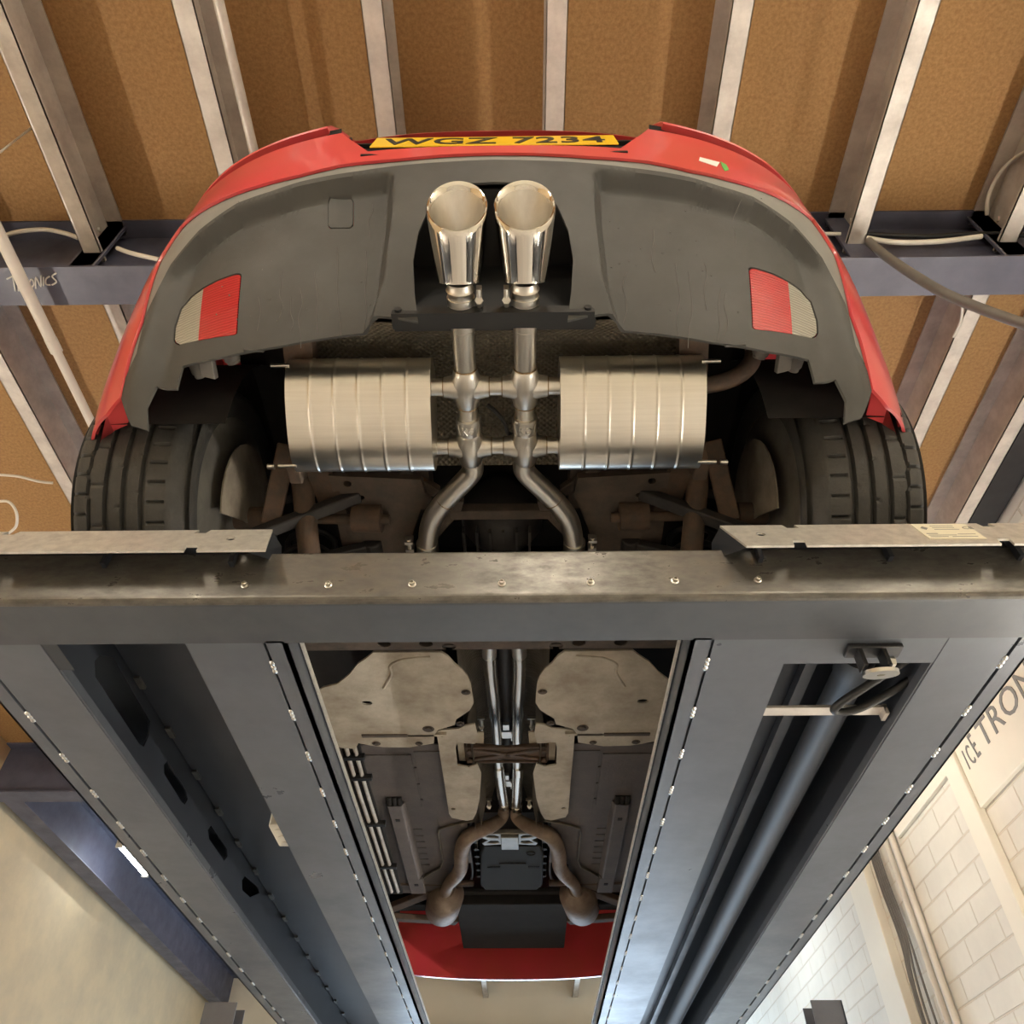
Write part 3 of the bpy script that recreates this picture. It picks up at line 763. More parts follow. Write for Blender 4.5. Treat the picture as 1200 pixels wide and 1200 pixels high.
# number plate
yp = her(pz0, GK)-.005; pv = Vector((0, .019, .108)).normalized(); pn = Vector((0, -pv.z, pv.y))
pb = Vector((0, yp, pz0+.003))
npm = MB().obox(pb+pv*.054-pn*.002, (.262, 0, 0), pv*.054, pn*.0015)
npl = cobj('number_plate', npm, 'plate_yellow', bevel=.001)
lt = MB().text('WGZ 7234', .105, pb+pv*.017+pn*-.0002, (1, 0, 0), pv, .0016, 'CENTER', bold=.0016, sx=.93, space=1.05)
cobj('lettering', lt, 'ink', npl)
# sticker on the right of the bumper
sk1 = Bs([(819, 187), (842, 193), (839, 198), (818, 191)]); cobj('sticker', surf(sk1, off=.0055, thick=.001, sp_=None), 'sticker_white', bump, label='small white sticker')
sk2 = Bs([(843, 192), (850, 196), (853, 202), (848, 203), (845, 198)]); cobj('sticker', surf(sk2, off=.0055, thick=.001, sp_=None), 'sticker_green', bump, label='small green sticker')
# ---- valance bevel as its own strip, caught light put in its lighter grey
inner_dn = Bd
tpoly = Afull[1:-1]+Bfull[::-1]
cobj('valance_bevel_lit', surf(tpoly, off=-.003, thick=.006, sp_=.02), 'bevel_lit_grey')
# ---- valance
bot = Bs([(163, 495), (163, 470), (171, 441), (193, 440), (200, 413), (250, 401), (316, 388), (365, 379), (400, 374), (443, 370), (466, 372), (490, 377)])
hole_l = Bs([(490, 377), (486, 345), (484, 305), (490, 272), (503, 243), (522, 224), (545, 215)]); hole_l.append((0, B(577, 213)[1]))
lampL = Z([(752, 158), (720, 618), (700, 634), (240, 727), (205, 712), (192, 688), (203, 598), (252, 445), (333, 345), (436, 268), (556, 203), (705, 150), (735, 148)], 160, 280, 6.665)
lampB = Bs(lampL)
tow = Bs([(378.5, 219), (382, 216), (407, 214), (409.5, 217), (409.5, 245), (406, 248.5), (381, 249), (378.5, 246)])
grow = lambda poly, k: [(sum(p[0] for p in poly)/len(poly)*(1-k)+p[0]*k, sum(p[1] for p in poly)/len(poly)*(1-k)+p[1]*k) for p in poly]
cnr = [B(152, 497), A_[0], A_[1]]
vpoly = cnr+Bd+[(-f, z) for f, z in Bd[-2::-1]]+[(-f, z) for f, z in cnr[::-1]]
bot_half = bot
botfull = bot_half[:-1]+hole_l+[(-f, z) for f, z in hole_l[-2::-1]]+[(-f, z) for f, z in bot_half[-2::-1]]
vpoly = vpoly+botfull[::-1]
keel = Bs([(463, 196), (463, 210), (461, 250), (452, 325), (440, 366), (430, 390)])
keel = keel[:0]+[(f, z) for f, z in keel]
ktop = B(420, 207)
def sstep(t): t = max(0, min(1, t)); return t*t*(3-2*t)
def voff(f, z):
    f = -abs(f)
    kf = lerp(z, sorted([(b, a) for a, b in keel]))
    zt = lerp(f, [(a, b) for a, b in Bd])-.018
    return -.034*sstep((f+.86)/.12)*sstep((kf-f)/.022)*sstep((zt-z)/.022+.3)
mir = lambda poly: [(-f, z) for f, z in poly]
kx = []
for k in range(70):                      # extra mesh rows along the step between keel and side panels
    z = 1.29+.36*k/69; kf = lerp(z, sorted([(b, a) for a, b in keel]))
    for dd_ in (-.027, -.020, -.014, -.008, -.002, .004): kx += [(kf+dd_, z), (-kf-dd_, z)]
for k in range(120):
    f = -.80+.68*k/119; zt = lerp(f, [(a, b) for a, b in Bd])-.018
    for dd_ in (-.014, -.008, -.002, .005): kx += [(f, zt+dd_), (-f, zt+dd_)]
val = cobj('rear_valance', surf(vpoly, [lampB, mir(lampB), tow], offn=voff, thick=.005, sp_=.0165, extra=kx), 'plastic')
cobj('tow_eye_cover', surf(grow(tow, .955), offn=lambda f, z: voff(f, z)+.0008, thick=.003, sp_=.02), 'plastic')
# rear lamps in the valance: red and clear halves
def fog(poly, s_):
    zs = [p for p in poly]
    c = B(222, 355); zc = c[0]
    # split along the dividing line
    d0, d1 = B(225, 320), B(219, 386)
    def side(p): return (p[0]-d0[0])*(d1[1]-d0[1])-(p[1]-d0[1])*(d1[0]-d0[0])
    def clip(pl, keep):
        out = []
        for i, a in enumerate(pl):
            b = pl[(i+1) % len(pl)]; sa, sb_ = side(a)*keep, side(b)*keep
            if sa >= 0: out.append(a)
            if sa*sb_ < 0:
                t = sa/(sa-sb_); out.append((a[0]+(b[0]-a[0])*t, a[1]+(b[1]-a[1])*t))
        return out
    g = grow(poly, .965)
    one, two = clip(g, 1), clip(g, -1)
    cx = lambda pl: sum(p[0] for p in pl)/len(pl)
    red, clear = (one, two) if cx(one) > cx(two) else (two, one)
    if s_ > 0: red, clear, g, poly = mir(red), mir(clear), mir(g), mir(poly)
    on = lambda f, z: voff(f, z)-.0015
    hous = cobj('fog_lamp', surf(grow(poly, 1.03), offn=lambda f, z: voff(f, z)-.016, thick=.01, sp_=.03), 'black_plastic')
    cobj('red_lens', surf(red, offn=on, thick=.006, sp_=.02), 'red_lens', hous, label='ribbed red lens')
    cobj('clear_lens', surf(clear, offn=on, thick=.006, sp_=.02), 'clear_lens', hous, label='ribbed clear lens')
fog(lampB, -1); fog(lampB, 1)
# drip marks dried on the valance: fine runs of dirt
rnd = random.Random(9)
dm = MB()
for (u, v, L) in ((322, 300, 55), (345, 320, 70), (365, 300, 72), (392, 270, 105), (424, 275, 95), (295, 330, 40), (335, 330, 40), (430, 220, 40), (800, 290, 85), (815, 300, 90), (835, 290, 55), (850, 320, 60), (858, 325, 50), (770, 250, 50), (735, 300, 60), (870, 230, 40)):
    pts = []
    for k in range(5):
        f, z = B(u+rnd.uniform(-3, 3), v+L*k/4); pts.append(body(f, z, voff(f, z)+.0003))
    dm.tube(pts, .0007, 5, 4)
for k in range(60):
    u = rnd.choice((rnd.uniform(240, 450), rnd.uniform(700, 900))); v = rnd.uniform(225, 360)
    f, z = B(u, v); dm.sphere(body(f, z, voff(f, z)+.0002), rnd.uniform(.0008, .0018), 6)
cobj('dirt_runs', dm, 'marks', val, )['kind'] = 'stuff'
# dark box behind the tailpipe opening, and the lower bracket
hx = .165
bx = MB(); yb0 = .80
bx.box((-hx-.03, .80, 1.34), (hx+.03, .806, 1.66)).box((-hx-.02, .632, 1.595), (hx+.02, .806, 1.605))
for s_ in (-1, 1): bx.box((s_*(hx+.03)-.003, .745, 1.34), (s_*(hx+.03)+.003, .80, 1.64))
cobj('tailpipe_surround', bx, 'black_plastic')
br = MB(); a = C(462, 374, y=.76); b = C(700, 374, y=.76)
br.box((-.19, .742, a.z-.012), (.19, .775, a.z+.012))
for s_ in (-1, 1): br.cyl((s_*.178, .738, a.z), (s_*.178, .744, a.z), .007, 10)
cobj('lower_bracket', br, 'black_plastic')
br = MB()
for s_ in (-1, 1):
    p = C(577+s_*88, 398, z=1.33)
# ---- body shell: sides, roof, bonnet (closes the car above its floor)
def sidex(y, z):
    t = max(0, min(1, (y-her(z, GK))/(.458+.168*(z-1.2))))
    return her(z, WK)*(1-(1-t)**NN)**(1/NN)
side = []
arch = lambda yc, r: [(yc+r*math.cos(t), ZA-.0+r*math.sin(t)) for t in [math.radians(a) for a in range(-16, 197, 12)]]
ysill = 1.21
outl = [(1.03, 1.255)]
outl = [(YA+.345*math.cos(math.radians(a)), ZA+.345*math.sin(math.radians(a))) for a in range(196, -29, -12)]
outl += [(YAF+.345*math.cos(math.radians(a)), ZA+.345*math.sin(math.radians(a))) for a in range(208, -29, -12)]
outl += [(4.42, 1.22), (4.50, 1.35), (4.50, 1.60), (4.3, 1.72), (3.4, 1.84), (2.6, 1.93), (1.9, 1.97), (1.3, 1.93), (1.0, 1.90)]
sd = MB().prism(outl, 0, 1, fn=lambda a, b, t: Vector((-(sidex(a, b)-.004-.004*t)*(1 if a < 3.9 else 1-.25*((a-3.9)/.6)**2), a, b)), spacing=.09, smooth=True)
pair('side_panel', sd, 'red_paint')
rf = MB(); prof = [(1.25, 2.105, .66), (1.75, 2.285, .58), (2.1, 2.335, .56), (2.6, 2.30, .55), (3.2, 1.99, .66), (3.35, 1.90, .74), (4.2, 1.74, .72), (4.52, 1.55, .66)]
vs = []
for y, z, w in prof:
    vs += [(-.86 if y < 4.1 else -.72, y, min(z-.02, lerp(y, [(1.2, 1.93), (1.9, 1.97), (3.4, 1.84), (4.5, 1.55)]))), (-w, y, z-.03), (-w*.5, y, z-.004), (0, y, z), (w*.5, y, z-.004), (w, y, z-.03), (.86 if y < 4.1 else .72, y, min(z-.02, lerp(y, [(1.2, 1.93), (1.9, 1.97), (3.4, 1.84), (4.5, 1.55)])))]
rf.add(vs, [(i*7+k, i*7+k+1, (i+1)*7+k+1, (i+1)*7+k) for i in range(len(prof)-1) for k in range(6)], True)
cobj('roof', rf, 'red_paint')
fb = MB().prism([(-.80, 1.20), (.80, 1.20), (.84, 1.45), (.70, 1.58), (-.70, 1.58), (-.84, 1.45)], 0, 1, fn=lambda a, b, t: Vector((a, 4.56-.30*(abs(a)/.84)**2.5+.02*t, b)), spacing=.06, smooth=True)
cobj('front_bumper', fb, 'red_paint')

# ---- floor and arches (dark closing panels high up inside)
fl = MB()
fl.box((-.60, .82, 1.60), (.60, 1.75, 1.61)).box((-.70, .92, 1.78), (.70, 1.9, 1.79))
fl.box((-.88, 1.72, 1.30), (-.20, 3.25, 1.31)).box((.20, 1.72, 1.30), (.88, 3.25, 1.31)).box((-.22, 1.70, 1.46), (.22, 3.2, 1.47)).box((-.7, 1.70, 1.30), (.7, 1.71, 1.61))
fl.box((-.66, 3.2, 1.55), (.66, 4.4, 1.56)).box((-.2, 1.7, 1.3), (-.19, 3.2, 1.47)).box((.19, 1.7, 1.3), (.2, 3.2, 1.47))
cobj('inner_floor', fl, 'liner')
for yc in (YA, YAF):
    ln = MB(); vs = []; K = 18
    for k in range(K+1):
        t = PI*1.16*k/K-.08*PI
        for x in (-.835, -.56): vs.append((x, yc+.365*math.cos(t), ZA+.365*math.sin(t)))
    ln.add(vs, [(2*k, 2*k+1, 2*k+3, 2*k+2) for k in range(K)], True)
    if yc == YAF: ln.add([(-.56, yc-.36, ZA-.1), (-.56, yc+.36, ZA-.1), (-.56, yc+.36, 1.75), (-.56, yc-.36, 1.75)], [(0, 1, 2, 3)])
    pair('wheel_arch_liner', ln, 'liner')

# ---- wheels
def tyre(yc, s_):
    W = .236; xi, xo = .648, .884
    prof = []            # (x across from inner to outer, base radius)
    def rad(x):
        t = (x-W/2)/(W/2); a = abs(t)
        r = RT-.010*a**2.2
        if t > .86: r -= .028*((a-.86)/.14)**2
        if t < -.70: r -= .034*((a-.70)/.30)**2
        return r
    xs = [0.0, .004, .010, .018]+[.018+(W-.036)*k/60 for k in range(1, 60)]+[W-.018, W-.010, W-.004, W]
    grooves = [(.080, .005), (.118, .0055), (.155, .0055)]
    SEG = 432; vs = []
    inner = [(-.0+.004, .235), (-.006, .262), (-.010, .285), (-.006, .300)]
    outer = [(W+.006, .300), (W+.010, .285), (W+.006, .262), (W-.004, .235)]
    for k in range(SEG):
        th = 2*PI*k/SEG; row = []
        ph = k % 10
        wig = .0035*(abs((k % 36)/18-1)*2-1)
        for x, r in inner: row.append((x, r))
        for x in xs:
            r = rad(x); dpt = 0
            for gx, gw in grooves:
                if abs(x-gx) < gw: dpt = .011
            if abs(x-(.192+wig)) < .0032: dpt = .008
            if x > .197 and x < W-.004 and k % 9 == 0: dpt = max(dpt, .007)
            if .036 < x < .068 and k % 9 == 4: dpt = max(dpt, .006)
            if (.122 < x < .134 and (k+3) % 18 == 0) or (.084 < x < .094 and (k+9) % 18 == 0) or (.159 < x < .190 and k % 18 == 5): dpt = max(dpt, .004)
            row.append((x, r-dpt))
        for x, r in outer: row.append((x, r))
        n = len(row)
        vs += [(s_*(xi+x), yc+r*math.cos(th), ZA+r*math.sin(th)) for x, r in row]
    fs = [(k*n+i, k*n+i+1, ((k+1) % SEG)*n+i+1, ((k+1) % SEG)*n+i) for k in range(SEG) for i in range(n-1)]
    if s_ < 0: fs = [f[::-1] for f in fs]
    m = MB().add(vs, fs, False)
    t = cobj('tyre', m, 'rubber')
    r = MB().lathe([(0.0, .238), (.0, .243), (.012, .243), (.02, .225), (.20, .215), (.21, .20), (.205, .06), (.205, .0)][:7], (s_*(xi+.002), yc, ZA), (s_, 0, 0), 48)
    cobj('wheel_rim', r, 'alloy', t)
    d = MB().lathe([(0, .14), (.01, .15), (.022, .15), (.03, .07), (.06, .06)], (s_*(xi+.05), yc, ZA), (s_, 0, 0), 40)
    cobj('brake_disc', d, 'dark_steel', t)
    return t
for yc in (YA, YAF):
    for s_ in (-1, 1): tyre(yc, s_)
# backing plates and hubs
bp_ = MB().prism([(.175*math.cos(t), .175*math.sin(t)) for t in [math.radians(a) for a in range(20, 236, 12)]]+[(-.03, -.05), (.05, .0)], 0, 1, fn=lambda a, b, t: Vector((-.612+.004*t-.08*math.hypot(a, b), YA+a, ZA+b)))
pair('brake_backing_plate', bp_, 'backing')

# ---- rear suspension
def p3(u, v, **k): return C(u, v, **k)
ds = MB(); ds.cyl((-.64, YA, ZA-.01), (-.27, YA, ZA-.02), .0125, 16).cyl((-.66, YA, ZA-.01), (-.58, YA, ZA-.01), .028, 18).cyl((-.36, YA, ZA-.012), (-.29, YA, ZA-.016), .036, 18)
pair('driveshaft', ds, 'rust')
df = MB().lathe([(0, .03), (.02, .07), (.06, .105), (.13, .11), (.17, .09), (.21, .05), (.24, .05)], (0, 1.36, 1.50), (0, 1, 0), 28)
for k in range(6): df.box((-.1+.034*k, 1.42, 1.385), (-.094+.034*k, 1.55, 1.41))
cobj('differential', df, 'dark_steel')
# subframe side plates
sf = Z([(750, 625), (765, 680), (775, 760), (795, 860), (810, 930), (1000, 935), (1060, 925), (1085, 830), (1130, 700), (1110, 640)], 160, 370, 3.333)
zsf = 1.37
sfp = [tuple(C(u, v, z=zsf)[:2]) for u, v in sf]
hs = []
for u, v, r in ((407, 567, .010), (399, 583, .007), (424, 583, .007), (419, 592, .005), (424, 643, .008)):
    c = C(u, v, z=zsf); hs.append([(c.x+r*math.cos(t*PI/5), c.y+r*math.sin(t*PI/5)) for t in range(10)])
c = C(411, 584, z=zsf); hs.append([(c.x-.013, c.y-.012), (c.x+.013, c.y-.012), (c.x+.013, c.y+.012), (c.x-.013, c.y+.012)])
m = MB().prism(sfp, zsf, zsf+.02, hs); m.box((-.34, 1.05, zsf+.03), (-.17, 1.35, zsf+.10))
pair('subframe_plate', m, 'subframe')
zc_ = 1.385
q4 = lambda u, v: C(u, v, z=zc_)
a = q4(577, 604); cm = MB(); hw = abs(q4(527, 604).x)
cm.box((-hw, a.y-.014, zc_), (hw, a.y+.016, zc_+.03))
for s_ in (-1, 1):
    g5 = lambda u, v: (lambda p: (s_*abs(p.x), p.y, zc_+.012))(q4(u, v))
    cm.bar(g5(530, 602), g5(503, 632), .034, .022); cm.bar(g5(533, 602), g5(537, 588), .028, .022)
    cm.bar(g5(470, 553), g5(512, 580), .026, .022)
cobj('subframe_crossmember', cm, 'subframe', bevel=.003)
sh = MB(); sh.cyl((-.44, 1.42, 1.17), (-.48, 1.22, 1.42), .026, 18).cyl((-.48, 1.22, 1.42), (-.49, 1.16, 1.5), .012, 12).cyl((-.462, 1.40, 1.165), (-.418, 1.40, 1.165), .022, 14)
pair('shock_absorber', sh, 'rust')
sp2 = MB(); pts = []
for k in range(73):
    t = k/72; aa = t*2*PI*4.5; pts.append((-.50+.06*math.cos(aa), 1.48+.06*math.sin(aa), 1.20+.24*t))
sp2.tube(pts, .008, 8, 1)
pair('coil_spring', sp2, 'dark_steel')
ar = MB(); ar.bar((-.60, 1.42, 1.24), (-.33, 1.46, 1.37), .05, .022).bar((-.60, 1.30, 1.25), (-.34, 1.28, 1.38), .032, .026).bar((-.58, 1.38, 1.48), (-.26, 1.30, 1.50), .03, .03)
ar.cyl((-.62, 1.37, 1.22), (-.62, 1.43, 1.22), .024, 14).cyl((-.33, 1.43, 1.37), (-.33, 1.49, 1.37), .024, 14)
pair('control_arm', ar, 'dark_steel', bevel=.004)
tr = MB(); tr.bar((-.505, 1.17, 1.44), (-.545, 1.30, 1.30), .045, .03).cyl((-.44, 1.10, 1.36), (-.41, 1.10, 1.36), .042, 20).cyl((-.445, 1.10, 1.36), (-.405, 1.10, 1.36), .02, 16)
tr.box((-.455, 1.085, 1.26), (-.425, 1.135, 1.36)).cyl((-.455, 1.13, 1.30), (-.425, 1.13, 1.30), .018, 14)
pair('trailing_arm', tr, 'rust', bevel=.004)
rl = MB(); rl.bar((-.405, .83, 1.42), (-.44, 1.12, 1.42), .06, .06).bar((-.44, 1.12, 1.42), (-.40, 1.35, 1.38), .06, .05)
pair('chassis_leg', rl, 'rust')
# filler pipe on the right
cobj('overflow_pipe', MB().tube([(.38, .98, 1.38), (.50, .97, 1.40), (.555, .95, 1.44), (.565, .92, 1.50)], .019, 14), 'rust')
# bumper brackets, clips
bk = MB()
poly = [(lambda p: (p.x, p.z))(C(u, v, y=.815)) for u, v in ((283, 400), (314, 391), (316, 402), (308, 411), (285, 410))]
bk.prism(poly, 0, 1, fn=lambda a, b, t: Vector((a, .815+.004*t, b)))
for u, v in ((287, 400), (307, 397)):
    p = C(u, v, y=.815); bk.cyl((p.x, .811, p.z), (p.x, .816, p.z), .007, 12); bk.cyl((p.x, .808, p.z), (p.x, .812, p.z), .004, 10)
pair('bumper_bracket', bk, 'plastic')
ck = MB()
for (u, v, r, dv) in ((222, 409, .015, .045), (265, 403, .017, .03)):
    p = C(u, v, y=.86); ck.cyl((p.x, .86, p.z), (p.x+.006, .86+dv*1.2, p.z-.005), r, 16).cyl((p.x+.004, .86+dv*.7, p.z-.004), (p.x+.008, .86+dv*1.4, p.z-.008), r*.8, 14)
p = C(243, 424, y=.87); ck.obox(p, (.013, .004, 0), (0, .03, -.01), (0, .004, .01))
pair('sensor_bracket', ck, 'cable_grey', bevel=.002)
ld = MB(); p = C(180, 432, y=.97); ld.cyl((p.x, p.y-.03, p.z), (p.x, p.y-.01, p.z), .012, 12)
pair('splash_guard_clip', ld, 'black_plastic')

# ---- exhaust, built in brushed stainless pipe
ZE = 1.33
for s_ in (-1, 1):
    x = s_*.0605
    # slash-cut tailpipe: rim leans so its upper edge reaches further back
    yr, ybs = .573, .697
    sl = math.tan(math.radians(36)); SEG = 64; al = math.radians(20)
    def ringp(y, r, k, cut, dz=0):
        t = 2*PI*k/SEG; ax = ybs-y+cut*sl*r*math.sin(t)
        return Vector((x+r*math.cos(t), ybs-math.cos(al)*ax+math.sin(al)*r*math.sin(t), ZE+.004+math.sin(al)*ax+math.cos(al)*r*math.sin(t)))
    prof = [(yr+.004, .0548, 1), (yr-.003, .0558, 1), (yr-.0065, .0540, 1), (yr-.005, .0510, 1), (yr+.004, .0485, 1), (yr+.016, .0472, .9), (yr+.05, .0450, .5), (ybs-.012, .039, 0), (ybs-.010, .02, 0), (ybs-.009, .0, 0)]
    outp = [(yr+.004, .0548, 1), (yr+.03, .0520, .78), (yr+.08, .0462, .3), (ybs-.003, .0410, 0), (ybs+.001, .0406, 0), (ybs+.002, .038, 0), (ybs+.002, .022, 0)]
    allp = outp[::-1]+prof[1:]
    m = MB(); n = len(allp); n_out = len(outp)+3
    m.add([ringp(a, b, k, c) for k in range(SEG) for a, b, c in allp], [(k*n+i, k*n+i+1, ((k+1) % SEG)*n+i+1, ((k+1) % SEG)*n+i) for k in range(SEG) for i in range(n-1)], True)
    m.mi = [1 if (q % (n-1)) >= n_out else 0 for q in range(len(m.f))]
    tip = cobj('tailpipe', m, ['polished', 'steel'])
    nk = MB().lathe([(0, .0245), (.012, .0245), (.016, .0275), (.020, .0245), (.036, .0245), (.040, .0262), (.058, .0262), (.060, .0235), (.12, .0225)], (x, ybs, ZE+.002), (0, 1, 0), 32)
    cobj('tailpipe_neck', nk, 'steel', tip)
    cl = MB().lathe([(0, .0268), (.011, .0268)], (x, ybs+.031, ZE+.002), (0, 1, 0), 30)
    xx = x-s_*.035; cl.box((xx-.005, ybs+.012, ZE-.012), (xx+.005, ybs+.035, ZE+.01)).cyl((xx, ybs+.008, ZE-.012), (xx, ybs+.05, ZE-.012), .0045, 8).cyl((xx, ybs+.028, ZE-.018), (xx, ybs+.036, ZE-.006), .008, 6)
    cobj('pipe_clamp', cl, 'zinc')
    # main run: tailpipe to the front joint
    cobj('exhaust_pipe', MB().cyl((x, ybs+.10, ZE), (x, .905, ZE), .0222, 32), 'steel')
    for y, nm in ((.932, 'rear'), (1.090, 'front')):
        pf = [(-.046, .0225), (-.044, .0245), (-.034, .0265), (-.016, .0315), (0, .0330), (.016, .0315), (.034, .0265), (.044, .0245), (.046, .0225)]
        j = MB().lathe(pf, (x, y, ZE), (0, 1, 0), 36).lathe([(-.048, .018), (-.046, .0215), (-.034, .0235), (-.015, .029), (0, .031), (.015, .029), (.034, .0235), (.046, .0215), (.048, .018)], (x, y, ZE), (1, 0, 0), 36)
        jo = cobj('cross_joint', j, 'steel')
        for dy in (-.046, .046): cobj('weld_seam', MB().ring((x, y+dy, ZE), (0, 1, 0), .0228, .0017, 36), 'weld', jo)
        for dx in (-.047, .047): cobj('weld_seam', MB().ring((x+dx, y, ZE), (1, 0, 0), .0192, .0015, 32), 'weld', jo)
        cobj('silencer_pipe', MB().cyl((x+s_*.04, y, ZE), (s_*.15, y, ZE), .0182, 28), 'steel')
    # short link with the valve collar carrying raised marks
    lk = MB().cyl((x, .97, ZE), (x, 1.055, ZE), .0205, 30)
    cobj('link_pipe', lk, 'steel')
    vc = MB().lathe([(0, .021), (.002, .0255), (.008, .0275), (.034, .0275), (.040, .0262), (.043, .021)], (x, 1.008, ZE), (0, 1, 0), 36)
    vo = cobj('valve_collar', vc, 'steel')
    rz = MB(); yc_, zc_ = 1.029, ZE-.0285
    vdir = Vector((0, .63, -.78))
    def on(a, b):           # wrap marks round the collar underside
        t = a/.0275; n_ = Vector((0, -.55, -.84))
        c_ = Vector((x, yc_, ZE)); e1_ = Vector((1, 0, 0)); nn_ = Vector((0, 0, -1))
        ang = t; base_n = Vector((0, 0, -1))
        return c_+(e1_*math.sin(ang)+base_n*math.cos(ang)*1.0)*.0278+Vector((0, b, 0))
    def mk_(pts): rz.tube([on(a, b) for a, b in pts], .0016, 6, 1)
    mk_([(-.012, -.009), (-.012, .010)]); mk_([(-.012, .0), (-.004, -.010)]); mk_([(-.010, -.001), (-.003, .010)])
    mk_([(.007+.006*math.cos(t*PI/6), .0075*math.sin(t*PI/6)) for t in range(13)])
    mk_([(-.026, -.012), (-.019, .012)]); mk_([(.026, -.012), (.019, .012)])
    cobj('raised_lettering', rz, 'zinc', vo)
    # S bend out and forward to under the crossbeam, then back in towards the middle
    def E(u, v, z=ZE): p = C(u if s_ < 0 else 577*2-u, v, z=z); return Vector((-abs(p.x)*1 if s_ < 0 else abs(p.x), p.y, p.z))
    L = lambda u, v, z=ZE: (lambda p: Vector((s_*abs(p.x), p.y, p.z)))(C(u, v, z=z))
    path = [(x, 1.13, ZE), (x, 1.165, ZE), L(534, 574), L(517, 592), L(505, 612), L(501, 640), L(500, 668), (s_*.178, 1.55, ZE), (s_*.16, 1.68, ZE), (s_*.075, 1.78, ZE), (s_*.040, 1.86, ZE), (s_*.038, 1.95, ZE)]
    r0 = .0245
    cobj('exhaust_pipe', MB().tube(path[:7], r0, 30, 10), 'steel')
    cobj('pipe_seam', MB().ring(L(522, 587), L(513, 598)-L(530, 578), r0, .0012, 30), 'weld')
    c2 = MB().lathe([(0, r0+.003), (.03, r0+.003)], L(500.5, 636), (0, 1, 0), 28)
    p = L(480, 637); c2.box((p.x-.010, p.y-.016, p.z-.012), (p.x+.010, p.y-.008, p.z+.012)).box((p.x-.010, p.y+.012, p.z-.012), (p.x+.010, p.y+.02, p.z+.012)).cyl((p.x, p.y-.022, p.z-.004), (p.x, p.y+.03, p.z-.004), .006, 8)
    cobj('pipe_clamp', c2, 'zinc')
    cobj('exhaust_pipe', MB().tube(path[6:10]+[L(572, 745), L(573.5, 768)], r0-.003, 26, 8), 'steel')
    lp = [L(573.5, 764), L(575, 790), L(578, 815), L(580, 838)]
    cobj('exhaust_pipe', MB().tube(lp, .0205, 26, 8), 'steel_bright')
    lp2 = [L(580, 836), L(582, 860), L(583.5, 885), L(585, 905)]
    cobj('exhaust_pipe', MB().tube(lp2, .0178, 26, 8), 'steel_bright')
    if s_ < 0: lp3 = [L(584.5, 897), L(587, 920), L(590.5, 944)]
    else: lp3 = [(lambda p: p)(C(607, 897, z=ZE)), C(606, 920, z=ZE), C(605.5, 947, z=ZE)]
    cobj('exhaust_pipe', MB().tube(lp3, .0205, 26, 8), 'steel_bright')
    en = lp3[-1]
    cobj('pipe_sleeve', MB().cyl(en-Vector((0, .03, 0)), en+Vector((0, .02, 0)), .0225, 26).cyl(lp3[0]-Vector((0, .0, 0)), lp3[0]+Vector((0, .05, 0)), .0222, 26), 'polished')
    for (u, v) in ((565, 846), (574, 940)):
        p = L(u-1, v); k = MB().box((p.x-.006, p.y-.02, p.z-.008), (p.x+.006, p.y+.02, p.z+.008)).cyl((p.x, p.y-.03, p.z-.008), (p.x, p.y+.035, p.z-.008), .005, 8).cyl((p.x, p.y+.012, p.z-.012), (p.x, p.y+.022, p.z-.004), .009, 6).box((p.x-.014, p.y-.034, p.z-.01), (p.x+.012, p.y-.028, p.z))
        cobj('pipe_clamp', k, 'zinc')
    # rusty pipes to the catalysts
    cat = [en, L(588.5, 958, 1.31), L(575, 968, 1.27), L(556, 976, 1.24), L(545, 985, 1.225), L(540.5, 1000, 1.22), L(540, 1016, 1.215), L(535, 1026, 1.215), L(526, 1036, 1.22), L(522, 1046, 1.24)]
    cobj('catalyst_pipe', MB().tube(cat, [.021, .022, .026, .028, .028, .028, .028, .027, .024, .024], 26, 8), 'rust_light')
    p = L(524, 1043, 1.245)
    cobj('catalyst', MB().lathe([(0, .03), (.03, .055), (.07, .078), (.30, .078), (.36, .04)], p, (s_*.15, 1, .1), 32), 'rust_light')
cobj('silencer_pipe', MB().cyl((-.03, .932, ZE), (.03, .932, ZE), .0182, 28), 'steel')
cobj('silencer_pipe', MB().cyl((-.03, 1.09, ZE), (.03, 1.09, ZE), .0182, 28), 'steel')
